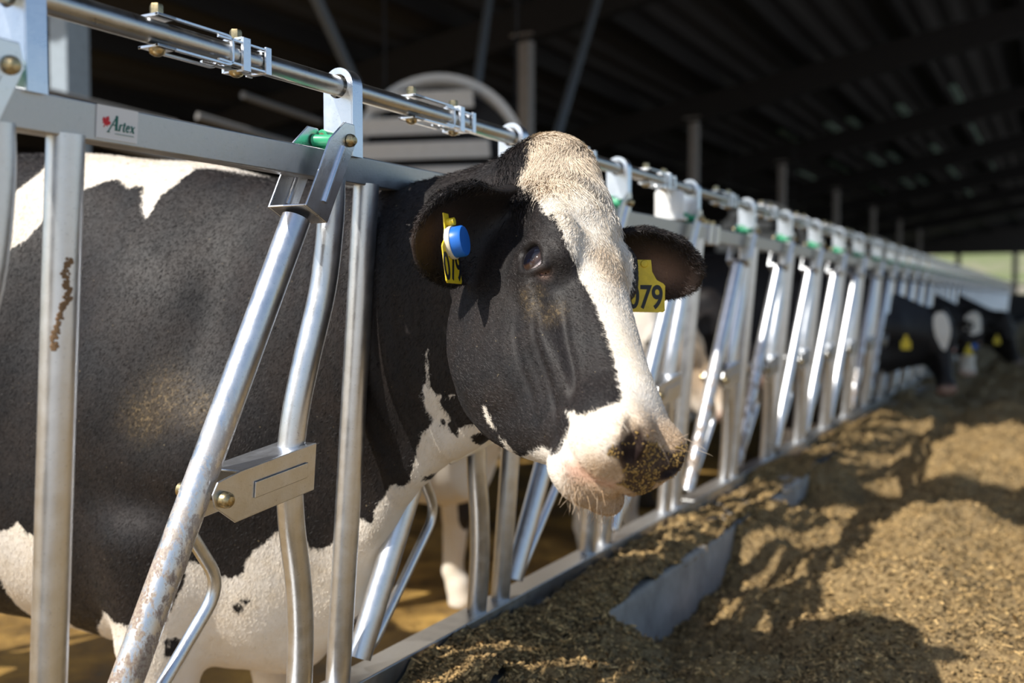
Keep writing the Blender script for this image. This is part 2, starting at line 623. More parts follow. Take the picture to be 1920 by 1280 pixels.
def module(root, y0, rusty):
    """one lock: straight post, bent post, neck bar and the hook that carries the release pipe; y0 = hook"""
    yb = y0 + 0.066
    MB().tube([FP(yb + 0.004, SILL_Z - 0.01), FP(yb, 1.405)], 0.0225, 20).build('post', M['galv'], root)
    d = y0 - 1.343
    bp = curve_pts([FP(y + d, z) for y, z in ((1.316, 1.405), (1.318, 1.33), (1.308, 1.22), (1.276, 1.10), (1.256, 1.01), (1.250, 0.92),
                                              (1.262, 0.83), (1.288, 0.72), (1.302, 0.62), (1.306, SILL_Z - 0.01))], 5)
    MB().tube(bp, 0.0225, 20).build('bent_post', M['galv'], root)
    # pivot bracket: folded channel from the bent post to the neck bar
    br = MB()
    for off in (-0.032, 0.032):
        pts = [FP(1.272 + d, 0.967, off), FP(1.272 + d, 0.888, off), FP(1.095 + d, 0.868, off), FP(1.052 + d, 0.898, off),
               FP(1.046 + d, 0.918, off), FP(1.055 + d, 0.936, off), FP(1.10 + d, 0.946, off)]
        br.prism(pts, (0.004 if off > 0 else -0.004, 0, 0))
    br.prism([FP(1.272 + d, 0.967, -0.034), FP(1.10 + d, 0.946, -0.034), FP(1.10 + d, 0.946, 0.034), FP(1.272 + d, 0.967, 0.034)], (0, 0, -0.004))
    bo = br.build('pivot_bracket', M['galv'], root, bevel=0.0015)
    MB().prism([FP(1.25 + d, 0.938, 0.0365), FP(1.25 + d, 0.912, 0.0365), FP(1.13 + d, 0.899, 0.0365), FP(1.13 + d, 0.925, 0.0365)], (0.003, 0, 0)).build(
        'pressed_rib', M['galv'], bo, bevel=0.0025)
    pv = FP(1.066 + d, 0.912)
    MB().lathe([(0.0, 0.054), (0.007, 0.053), (0.011, 0.049), (0.0125, 0.044), (0.0125, 0.036), (0.006, 0.034), (0.006, -0.036), (0.012, -0.038),
                (0.012, -0.05), (0, -0.052)], pv, (1, 0, -TILT), 18).build('pivot_bolt', M['bolt'], bo)
    # neck bar, swung open, with its yoke over the top rail and the hairpin rod
    top = Vector((0, 1.233 + d, 1.332))
    low = Vector((0, 0.872 + d, 0.531))
    q = lambda v, off=0.0: FP(v.y, v.z, off)
    arm = MB().tube([q(top), q(top.lerp(low, 0.5)), q(low)], 0.0235, 22, hollow=0.86).build('neck_bar', M['galv_stained'] if rusty else M['galv'], root)
    up = Vector((0, top.y - low.y, top.z - low.z)).normalized()
    sd = Vector((0, up.z, -up.y))              # across the bar, towards +y
    yk = MB()
    base = top + up * 0.006
    hw_, wx, L = 0.030, 0.036, 0.150
    for off, sg in ((wx, 1), (-wx, -1)):
        a, b_ = base - sd * hw_, base + sd * hw_
        c = base + up * L + sd * hw_
        e = base + up * (L + 0.022) + sd * 0.012
        g = base + up * (L + 0.012) - sd * 0.012
        h = base + up * (L - 0.03) - sd * hw_
        yk.prism([q(p, off) for p in (a, b_, c, e, g, h)], (0.004 * sg, 0, 0))
    yk.prism([q(base - sd * hw_, -wx), q(base + sd * hw_, -wx), q(base + sd * hw_, wx), q(base - sd * hw_, wx)], tuple(up * 0.004))
    yo = yk.build('yoke', M['zinc'], arm, bevel=0.0016)
    for off in (wx + 0.004, -wx - 0.0005):
        rb_ = MB().tube([q(base + up * 0.025 + sd * 0.006, off), q(base + up * 0.125 + sd * 0.004, off)], 0.0055, 10)
        rb_.build('pressed_rib', M['zinc'], yo)
    hp = base + up * (L - 0.004) + sd * 0.012
    MB().lathe([(0, 0.052), (0.006, 0.051), (0.010, 0.046), (0.011, 0.041), (0.005, 0.040), (0.005, -0.04), (0.010, -0.042), (0.01, -0.05), (0, -0.051)],
               q(hp), (1, 0, -TILT), 16).build('hinge_bolt', M['bolt'], yo)
    MB().lathe([(0.011, 0.033), (0.0095, 0.030), (0.0095, -0.030), (0.011, -0.033)], q(hp), (1, 0, -TILT), 18).build('bushing', M['green'], yo, smooth=50)
    rod = fillet([q(Vector((0, 1.030 + d, 0.872))), q(Vector((0, 1.108 + d, 0.765))), q(Vector((0, 0.915 + d, 0.545))), q(Vector((0, 0.880 + d, 0.540)))], 0.045)
    MB().tube(rod, 0.0105, 14).build('hairpin_rod', M['galv'], arm)
    # hanger plate that carries the release pipe, flanged all round, with the green latch tab
    hb, hw2, t_ = BAR_Z + 0.018 - PIPE_Z, 0.0285, 0.004
    ang = sorted(set(list(np.linspace(0, PI, 17)) + [PI + math.atan2(-hb, hw2), 2 * PI - math.atan2(-hb, hw2)] + list(np.linspace(PI, 2 * PI, 17)[1:-1])))
    outer, inner = [], []
    for a in ang:
        ca_, sa_ = math.cos(a), math.sin(a)
        if a <= PI + 1e-6:
            r = hw2
        else:
            r = min(hw2 / max(abs(ca_), 1e-6), hb / min(sa_, -1e-6))
        outer.append((r * ca_, r * sa_))
        inner.append((0.0205 * ca_, 0.0205 * sa_))
    n_ = len(ang)
    vs = []
    for yy in (y0 - t_ / 2, y0 + t_ / 2):
        vs += [(PIPE_X + p[0], yy, PIPE_Z + p[1]) for p in outer] + [(PIPE_X + p[0], yy, PIPE_Z + p[1]) for p in inner]
    fs = []
    for i in range(n_):
        j = (i + 1) % n_
        fs += [(i, n_ + i, n_ + j, j), (2 * n_ + i, 2 * n_ + j, 3 * n_ + j, 3 * n_ + i), (i, j, 2 * n_ + j, 2 * n_ + i), (n_ + i, 3 * n_ + i, 3 * n_ + j, n_ + j)]
    hk = MB().add(vs, fs)
    pts = [(PIPE_X + hw2 * math.cos(a), y0 + 0.012, PIPE_Z + hw2 * math.sin(a)) for a in np.linspace(0, PI, 17)]
    pts = [(PIPE_X + hw2, y0 + 0.012, PIPE_Z + hb)] + pts + [(PIPE_X - hw2, y0 + 0.012, PIPE_Z + hb)]
    hk.strip(pts, (0, 1, 0), 0.027, 0.005)
    hk.build('rail_hook', M['zinc'], root, smooth=40)
    ty = y0 - 0.020
    tw = 0.0125
    tabp = [(-tw, 0.0), (-tw, 0.03)] + [(-tw * math.cos(a), 0.03 + tw * math.sin(a)) for a in np.linspace(0.3, PI - 0.3, 7)] + [(tw, 0.03), (tw, 0.0)]
    tx = PIPE_X - 0.014
    lt = MB().prism([(tx + px, ty - 0.008, BAR_Z + 0.020 + pz) for px, pz in tabp], (0, 0.024, 0)).build('latch_tab', M['green'], root, bevel=0.002)
    MB().lathe([(0.0068, 0.0), (0.0068, 0.003), (0.003, 0.003), (0.003, 0.005), (0.0, 0.005)], (tx, ty - 0.006, BAR_Z + 0.050), (0, -1, 0), 12).build(
        'latch_screw', M['bolt'], lt)


def panel(y_start, label):
    root = empty('headlock_panel', (0, 0, 0))
    ye = y_start + PANEL_L - 0.008
    MB().box((-0.024, y_start, -0.024), (0.024, ye, 0.024), Matrix.Rotation(TILT, 3, 'Y'), (BAR_X, 0, BAR_Z)).build('top_rail', M['galv_rail'], root, bevel=0.003)
    MB().box((-0.065, y_start, 0.452), (0.0, ye, SILL_Z)).build('sill', M['galv_rail'], root, bevel=0.003)
    for i in range(5):
        module(root, y_start + 0.483 + STEP * i, i in (0, 1))
    for yy in (y_start + 0.03, ye - 0.03):
        cl = MB().box((-0.034, yy - 0.02, -0.034), (0.034, yy + 0.02, 0.034), Matrix.Rotation(TILT, 3, 'Y'), (BAR_X, 0, BAR_Z)).build('joint_clamp', M['galv'], root, bevel=0.003)
        MB().lathe([(0.009, 0), (0.009, 0.012), (0, 0.013)], (BAR_X + 0.012, yy, BAR_Z + 0.034), (0, 0, 1), 6).build('clamp_bolt', M['bolt'], cl)
    tag(root, label, 'headlock panel', 'headlock panels along the feed alley')
    return root


P_LAB = ['galvanised headlock panel the big cow looks through, white maker sticker on its top rail',
         'galvanised headlock panel directly beyond the big cow, carrying the white canister over its rail',
         'blurred headlock panel that the shaded black cow with the heart blaze reaches through',
         'fourth headlock panel along the fence, in roof shade behind the feeding cows',
         'fifth headlock panel along the fence, deep in roof shade',
         'sixth headlock panel along the fence, deep in roof shade',
         'seventh headlock panel along the fence, small and dim below the far opening',
         'last visible headlock panel at the far end of the fence']
P0 = 0.26
panels = [panel(P0, P_LAB[0])]
pieces = list(panels[0].children)
for k in range(1, 8):
    c = copy_tree(panels[0])
    c.location = (0, PANEL_L * k, 0)
    c['label'] = P_LAB[k]
    panels.append(c)

# dried mud smeared down the first straight post
mm_, nt_m, b_m = mat('dried_mud')
b_m.inputs['Base Color'].default_value = (0.20, 0.12, 0.06, 1)
b_m.inputs['Roughness'].default_value = 0.9
mud = MB()
px_, py_, pz_ = FP(0.811, 1.2)
MUD = [(1.252, -0.20), (1.232, -0.38), (1.218, -0.30), (1.206, -0.18), (1.192, -0.52), (1.178, -0.66), (1.160, -0.86), (1.140, -0.90)]
for k in range(150):
    t_ = random.random() * (len(MUD) - 1.001)
    i_ = int(t_)
    f_ = t_ - i_
    zz = MUD[i_][0] * (1 - f_) + MUD[i_ + 1][0] * f_ + random.gauss(0, 0.002)
    an_ = MUD[i_][1] * (1 - f_) + MUD[i_ + 1][1] * f_ + random.gauss(0, 0.09)
    c_ = Vector(FP(0.809 + 0.0225 * math.sin(an_), zz, 0.0225 * math.cos(an_)))
    nn_ = Vector((math.cos(an_), math.sin(an_), 0))
    mud.lathe([(0.0, 0.0006), (random.uniform(0.001, 0.0025), 0.0005), (random.uniform(0.0018, 0.004), -0.002)][::-1], c_, nn_, 8)
mo_ = mud.build('mud_smear', mm_, [c for c in panels[0].children if c.name.startswith('post')][0])
mo_['kind'] = 'stuff'

# maker sticker on the first top rail
st = MB().box((-0.001, -0.031, -0.0205), (0.001, 0.031, 0.0205)).build('maker_sticker', M['sticker'], panels[0])
st.matrix_basis = Matrix.Translation((BAR_X + 0.0252, 0.872, BAR_Z)) @ Matrix.Rotation(TILT, 4, 'Y')
st['label'] = 'white sticker with a red maple leaf and green lettering'
FACE = Matrix(((0, 0, 1, 0), (1, 0, 0, 0), (0, 1, 0, 0), (0, 0, 0, 1)))     # text plane x->y, y->z, z->x


def stroke2d(mb, pts, wd, x=0.0012, h=0.0006):
    for a, b_ in zip(pts, pts[1:]):
        a, b_ = Vector((0, *a)), Vector((0, *b_))
        t = (b_ - a).normalized()
        nn = Vector((0, -t.z, t.y)) * wd / 2
        mb.prism([(x, *(a - nn)[1:]), (x, *(b_ - nn)[1:]), (x, *(b_ + nn)[1:]), (x, *(a + nn)[1:])], (h, 0, 0))


lg = MB()
sh = lambda pts, ox, s=1.0: [(ox + s * (px + 0.22 * py), s * py - 0.006) for px, py in pts]
u_ = 0.001
for (pts, ox, wd) in (
        ([(-7, -5.5), (1.5, 16)], -0.0065, 0.0013), ([(1.0, 16), (4.5, -2)], -0.0065, 0.0034), ([(-3.5, 4), (3.5, 4)], -0.0065, 0.0012),
        ([(-8.5, -5.5), (-4.5, -5.5)], -0.0065, 0.0012), ([(2.5, -2), (7, -2)], -0.0065, 0.0012),
        ([(0, -2), (0, 6)], 0.0025, 0.0022), ([(0, 4), (1.5, 6), (3.4, 5.6)], 0.0025, 0.0014), ([(-1.4, -2), (1.6, -2)], 0.0025, 0.001),
        ([(0, 9), (0, -0.8), (1.2, -2), (2.4, -1.4)], 0.0085, 0.0020), ([(-1.6, 6), (2.2, 6)], 0.0085, 0.0011),
        ([(0.2, 2.2), (4.2, 2.6), (4.0, 4.6), (2.6, 6), (0.8, 5), (0, 2.2), (0.8, -1), (2.6, -2), (4.4, -0.6)], 0.0125, 0.0016),
        ([(0, 6), (5, -2)], 0.0195, 0.0022), ([(0, -2), (5, 6)], 0.0195, 0.001), ([(-1, 6), (1.2, 6)], 0.0195, 0.001), ([(3.8, -2), (6, -2)], 0.0195, 0.001)):
    stroke2d(lg, sh([(a * u_, b_ * u_) for a, b_ in pts], ox), wd)
stroke2d(lg, [(-0.004, -0.0125), (0.025, -0.0125)], 0.0006)
lt_ = lg.build('lettering', M['green_ink'], st, smooth=0)
leaf = [(0, -7), (0.6, -7), (0.5, -3.6), (3.6, -4.2), (3.1, -2.8), (6, -0.4), (5, 0.2), (5.6, 2.4), (3.8, 2.0), (3.3, 3.0), (1.8, 1.2), (2.4, 5), (1.3, 4.4), (0, 7)]
leaf = leaf + [(-a, b_) for a, b_ in reversed(leaf[1:-1])]
ML = MB()
ca, sa = math.cos(-0.45), math.sin(-0.45)
ML.prism([(0.0010, -0.0175 + (a * ca - b_ * sa) * 0.00115, 0.001 + (a * sa + b_ * ca) * 0.00115) for a, b_ in leaf], (0.0006, 0, 0))
ML.build('maple_leaf', M['red'], st, smooth=0)

# release pipe with its stop collars
pipe = MB().tube([(PIPE_X, -0.4, PIPE_Z), (PIPE_X, 26, PIPE_Z)], 0.0165, 22).build('release_pipe', M['pipe'])
tag(pipe, 'long galvanised release pipe running through the hooks above the top rail', 'pipe')


def collar(y0, parent):
    """stop collar on the release pipe ahead of the hook at y0"""
    h = 0.0205
    a = MB()
    pts = fillet([(PIPE_X, y0 - 0.40, PIPE_Z + h), (PIPE_X, y0 - 0.262, PIPE_Z + h), (PIPE_X, y0 - 0.262, PIPE_Z - h), (PIPE_X, y0 - 0.40, PIPE_Z - h)], 0.012, 4)
    for dx in (-0.0165, 0.0165):
        a.strip([(p[0] + dx, p[1], p[2]) for p in pts], (1, 0, 0), 0.006, 0.004)
    for z in (h, -h):
        a.box((PIPE_X - 0.0195, y0 - 0.40, PIPE_Z + z - 0.002), (PIPE_X + 0.0195, y0 - 0.368, PIPE_Z + z + 0.002))
    c = a.build('stop_collar', M['zinc'], parent, bevel=0.0008)
    b2 = MB()
    for z in (h - 0.004, -h + 0.004):
        for dx in (-0.0195, 0.0145):
            b2.box((PIPE_X + dx, y0 - 0.29, PIPE_Z + z - 0.002), (PIPE_X + dx + 0.005, y0 - 0.185, PIPE_Z + z + 0.002))
        b2.box((PIPE_X - 0.019, y0 - 0.192, PIPE_Z + z - 0.002), (PIPE_X + 0.019, y0 - 0.185, PIPE_Z + z + 0.002))
    for dx in (-0.0195, 0.0195):
        b2.box((PIPE_X + dx - 0.002, y0 - 0.197, PIPE_Z - h), (PIPE_X + dx + 0.002, y0 - 0.185, PIPE_Z + h))
        b2.box((PIPE_X + dx - 0.003, y0 - 0.245, PIPE_Z - h - 0.004), (PIPE_X + dx + 0.003, y0 - 0.230, PIPE_Z + h + 0.004))
    for z in (h + 0.003, -h - 0.003):
        b2.box((PIPE_X - 0.019, y0 - 0.245, PIPE_Z + z - 0.002), (PIPE_X + 0.019, y0 - 0.230, PIPE_Z + z + 0.002))
    b2.build('clamp_band', M['zinc'], c, bevel=0.0008)
    for yy in (y0 - 0.385, y0 - 0.238):
        MB().lathe([(0, h + 0.019), (0.008, h + 0.018), (0.0092, h + 0.015), (0.0092, h + 0.003), (0.0092, h + 0.002)][::-1], (PIPE_X, yy, PIPE_Z), (0, 0, 1), 6).build('hex_bolt', M['bolt'], c, smooth=20)
        MB().lathe([(0.011, 0), (0.010, 0.005), (0.005, 0.008), (0, 0.009)], (PIPE_X, yy, PIPE_Z - h - 0.002), (0, 0, -1), 14).build('bolt_head', M['bolt'], c, smooth=60)
    return c


c0 = collar(1.343, pipe)
for k in range(0, 8):
    for i in range(5):
        if k == 0 and i == 1:
            continue
        c = copy_tree(c0, pipe)
        c.location = (0, P0 + PANEL_L * k + 0.483 + STEP * i - 1.343, 0)

# white canister hung over the second panel's first rail
cy = 3.005
cn = MB().lathe([(0.0, 0.001), (0.044, 0.001), (0.046, 0.006), (0.046, 0.086), (0.043, 0.092), (0.0, 0.092)], (0.02, cy, BAR_Z + 0.026), (0, 0, 1), 28).build('canister', M['white_plastic'], None, smooth=50)
tag(cn, 'white plastic canister standing on the top rail above the far ear of the cow', 'canister')
lip = MB().lathe([(0.0, 0), (0.058, 0), (0.058, 0.008), (0.0, 0.008)], (0.02, cy, BAR_Z + 0.026), (0, 0, 1), 28).build('base_flange', M['white_plastic'], cn, smooth=50)
# ------------------------------------------------------------------ sculpting helpers: a distance field turned into one closed mesh
F4 = np.float32


def smin(a, b, k):
    h = np.clip(0.5 + 0.5 * (b - a) / k, 0, 1)
    return b + (a - b) * h - k * h * (1 - h)


def smax(a, b, k):
    return -smin(-a, -b, k)


def ell(p, c, r, R=None):
    q = p - np.asarray(c, F4)
    if R is not None:
        q = q @ np.asarray(R, F4)
    r = np.asarray(r, F4)
    k0 = np.sqrt(((q / r) ** 2).sum(1)) + 1e-9
    k1 = np.sqrt(((q / (r * r)) ** 2).sum(1)) + 1e-9
    return k0 * (k0 - 1) / k1


def cone(p, a, b, ra, rb):
    a = np.asarray(a, F4)
    d = np.asarray(b, F4) - a
    q = p - a
    t = np.clip((q @ d) / max(1e-9, float(d @ d)), 0, 1)
    return np.sqrt(((q - t[:, None] * d) ** 2).sum(1)) - (ra + (rb - ra) * t)


def chain(p, pts, rs, k=0.0):
    out = None
    for i in range(len(pts) - 1):
        d = cone(p, pts[i], pts[i + 1], rs[i], rs[i + 1])
        out = d if out is None else (np.minimum(out, d) if k == 0 else smin(out, d, k))
    return out


def spl(x, xs, ys):
    """monotone cubic interpolation"""
    xs, ys = np.asarray(xs, float), np.asarray(ys, float)
    h = np.diff(xs)
    dl = np.diff(ys) / h
    m = np.zeros(len(xs))
    for i in range(1, len(xs) - 1):
        if dl[i - 1] * dl[i] > 0:
            w1, w2 = 2 * h[i] + h[i - 1], h[i] + 2 * h[i - 1]
            m[i] = (w1 + w2) / (w1 / dl[i - 1] + w2 / dl[i])
    m[0], m[-1] = dl[0], dl[-1]
    i = np.clip(np.searchsorted(xs, x) - 1, 0, len(xs) - 2)
    t = np.clip((x - xs[i]) / h[i], 0, 1)
    t2, t3 = t * t, t * t * t
    return ((2 * t3 - 3 * t2 + 1) * ys[i] + (t3 - 2 * t2 + t) * h[i] * m[i] + (-2 * t3 + 3 * t2) * ys[i + 1] + (t3 - t2) * h[i] * m[i + 1]).astype(F4)


def loft(t, y, z, st):
    """field of a body whose cross-sections are skewed super-ellipses; st: columns t, top, bottom, half width, exponent, skew, y centre"""
    A = np.asarray(st, float)
    zt, zb, hw, ex, sk, yc = (spl(t, A[:, 0], A[:, i]) for i in range(1, 7))
    hz = np.maximum((zt - zb) / 2, 1e-3)
    v = (z - (zt + zb) / 2) / hz
    ww = np.maximum(hw * (1 + sk * np.clip(v, -1.2, 1.2)), 1e-3)
    a, b = np.abs(y - yc) / ww, np.abs(v)
    s = a ** ex + b ** ex + 1e-9
    Fv = s ** (1 / ex)
    g = s ** (1 / ex - 1)
    ga = g * a ** (ex - 1) / ww
    gb = g * b ** (ex - 1) / hz
    gn = np.maximum(np.sqrt(ga * ga + gb * gb), 0.6 / np.maximum(ww, hz))
    d = (Fv - 1) / gn
    t0, t1 = A[0, 0], A[-1, 0]
    end = np.maximum(t0 - t, t - t1)
    return np.where(end > 0, np.sqrt(np.maximum(d, 0) ** 2 + end ** 2), d).astype(F4)


def sdf_mesh(fn, lo, hi, h, relax=2):
    """surface nets over the field, sampled only close to its surface; vertices (n,3), quads (m,4)"""
    lo, hi = np.asarray(lo, float), np.asarray(hi, float)
    B = 8
    nb = np.ceil((hi - lo) / (h * B)).astype(int)
    n = nb * B + 1
    cg = np.stack(np.meshgrid(*[(np.arange(k) + 0.5) * B * h for k in nb], indexing='ij'), -1).reshape(-1, 3) + lo
    dc = np.concatenate([fn(c.astype(F4)) for c in np.array_split(cg, max(1, len(cg) // 200000))]).reshape(nb)
    act = np.abs(dc) < B * h * 1.35
    D = np.repeat(np.repeat(np.repeat(dc, B, 0), B, 1), B, 2).astype(F4)
    D = np.pad(D, ((0, 1), (0, 1), (0, 1)), mode='edge')
    D = np.where(D > 0, np.maximum(D, h), np.minimum(D, -h))
    need = np.zeros(n, bool)
    ai = np.argwhere(act)
    for i, j, k in ai:
        need[i * B:i * B + B + 1, j * B:j * B + B + 1, k * B:k * B + B + 1] = True
    idx = np.argwhere(need)
    P = (idx * h + lo).astype(F4)
    vals = np.concatenate([fn(c) for c in np.array_split(P, max(1, len(P) // 300000))])
    D[idx[:, 0], idx[:, 1], idx[:, 2]] = vals
    ins = D < 0
    c8 = [(i, j, k) for i in (0, 1) for j in (0, 1) for k in (0, 1)]
    sl_ = lambda A, i, j, k: A[i:A.shape[0] - 1 + i, j:A.shape[1] - 1 + j, k:A.shape[2] - 1 + k]
    cnt = sum(sl_(ins, *c).astype(np.int8) for c in c8)
    cells = np.argwhere((cnt > 0) & (cnt < 8))
    vid = -np.ones(cnt.shape, np.int32)
    vid[tuple(cells.T)] = np.arange(len(cells))
    acc = np.zeros((len(cells), 3))
    num = np.zeros(len(cells))
    dv = {c: D[cells[:, 0] + c[0], cells[:, 1] + c[1], cells[:, 2] + c[2]].astype(float) for c in c8}
    for a in c8:
        for ax in range(3):
            if a[ax] == 0:
                b = list(a)
                b[ax] = 1
                b = tuple(b)
                da, db = dv[a], dv[b]
                m = (da < 0) != (db < 0)
                t = np.where(m, da / np.where(m, da - db, 1), 0)
                p = np.tile(np.array(a, float), (len(cells), 1))
                p[:, ax] += t
                acc += p * m[:, None]
                num += m
    V = (cells + acc / num[:, None]) * h + lo
    Q = []
    for ax in range(3):
        o1, o2 = [(1, 2), (2, 0), (0, 1)][ax]
        s = [slice(None)] * 3
        e = [slice(None)] * 3
        s[ax], e[ax] = slice(0, -1), slice(1, None)
        ch = ins[tuple(s)] != ins[tuple(e)]
        ed = np.argwhere(ch)
        ed = ed[(ed[:, o1] > 0) & (ed[:, o2] > 0) & (ed[:, o1] < cnt.shape[o1]) & (ed[:, o2] < cnt.shape[o2])]
        def cid(d1, d2):
            c = ed.copy()
            c[:, o1] -= d1
            c[:, o2] -= d2
            return vid[c[:, 0], c[:, 1], c[:, 2]]
        q = np.stack([cid(1, 1), cid(0, 1), cid(0, 0), cid(1, 0)], 1)
        fl = ~ins[ed[:, 0], ed[:, 1], ed[:, 2]]
        q[fl] = q[fl][:, ::-1]
        Q.append(q[(q >= 0).all(1)])
    Q = np.concatenate(Q)
    for _ in range(relax):                      # slide the vertices onto the field's surface
        p = V.astype(F4)
        d0 = fn(p)
        e = h * 0.4
        g = np.stack([fn(p + np.array([e, 0, 0], F4)) - d0, fn(p + np.array([0, e, 0], F4)) - d0, fn(p + np.array([0, 0, e], F4)) - d0], 1) / e
        g2 = np.maximum((g * g).sum(1), 0.15)
        V = V - np.clip(d0 / g2, -h, h)[:, None] * g * 0.8
    return V, Q


def mesh_np(name, V, Q, m, parent=None, smooth=True):
    me = bpy.data.meshes.new(name)
    Q = np.asarray(Q, np.int32)
    k = Q.shape[1]
    me.vertices.add(len(V))
    me.vertices.foreach_set('co', np.asarray(V, F4).ravel())
    me.loops.add(Q.size)
    me.loops.foreach_set('vertex_index', Q.ravel())
    me.polygons.add(len(Q))
    me.polygons.foreach_set('loop_start', np.arange(0, Q.size, k, dtype=np.int32))
    me.polygons.foreach_set('loop_total', np.full(len(Q), k, np.int32))
    me.update(calc_edges=True)
    me.polygons.foreach_set('use_smooth', np.full(len(Q), smooth))
    me.validate()
    me.materials.append(m)
    o = bpy.data.objects.new(name, me)
    link(o, parent)
    return o


def set_attr(o, name, val):
    a = o.data.attributes.new(name, 'FLOAT', 'POINT')
    a.data.foreach_set('value', np.asarray(val, F4).ravel())


def poly_field(P, poly):
    """signed distance to a 2D polygon, positive inside"""
    poly = np.asarray(poly, float)
    x, y = P[:, 0], P[:, 1]
    ins = np.zeros(len(P), bool)
    dm = np.full(len(P), 1e9)
    for a, b in zip(poly, np.roll(poly, -1, 0)):
        c = ((a[1] > y) != (b[1] > y)) & (x < (b[0] - a[0]) * (y - a[1]) / (b[1] - a[1] + 1e-12) + a[0])
        ins ^= c
        e = b - a
        t = np.clip(((x - a[0]) * e[0] + (y - a[1]) * e[1]) / (e @ e + 1e-12), 0, 1)
        dm = np.minimum(dm, (x - a[0] - t * e[0]) ** 2 + (y - a[1] - t * e[1]) ** 2)
    return np.where(ins, 1, -1) * np.sqrt(dm)


def sstep(x, a, b):
    t = np.clip((x - a) / (b - a), 0, 1)
    return t * t * (3 - 2 * t)


# ------------------------------------------------------------------ cow anatomy (head frame: x to the muzzle, y to the cow's left, z out of the forehead)
HEAD_ST = [  # u, top, bottom, half width, exponent, skew, y centre
    (-0.08, -0.070, -0.17, 0.040, 2.0, 0.0, 0), (-0.055, -0.022, -0.19, 0.056, 2.1, 0.0, 0), (-0.01, 0.012, -0.21, 0.070, 2.2, -0.05, 0),
    (0.06, 0.022, -0.235, 0.083, 2.4, 0.0, 0), (0.13, 0.018, -0.262, 0.088, 2.5, 0.06, 0), (0.20, 0.008, -0.300, 0.084, 2.5, 0.10, 0),
    (0.27, -0.004, -0.305, 0.076, 2.5, 0.08, 0), (0.34, -0.010, -0.283, 0.066, 2.5, 0.04, 0), (0.41, -0.013, -0.236, 0.057, 2.4, 0.02, 0),
    (0.46, -0.013, -0.194, 0.056, 2.3, 0.03, 0), (0.51, -0.022, -0.158, 0.057, 2.2, 0.08, 0), (0.545, -0.032, -0.140, 0.053, 2.1, 0.12, 0),
    (0.565, -0.045, -0.124, 0.042, 2.0, 0.10, 0), (0.575, -0.056, -0.112, 0.020, 2.0, 0.05, 0)]
EYE = (0.226, 0.0690, -0.064)
EYE_R = 0.0295


def sgn(y):
    return np.where(y < 0, -1.0, 1.0).astype(F4)


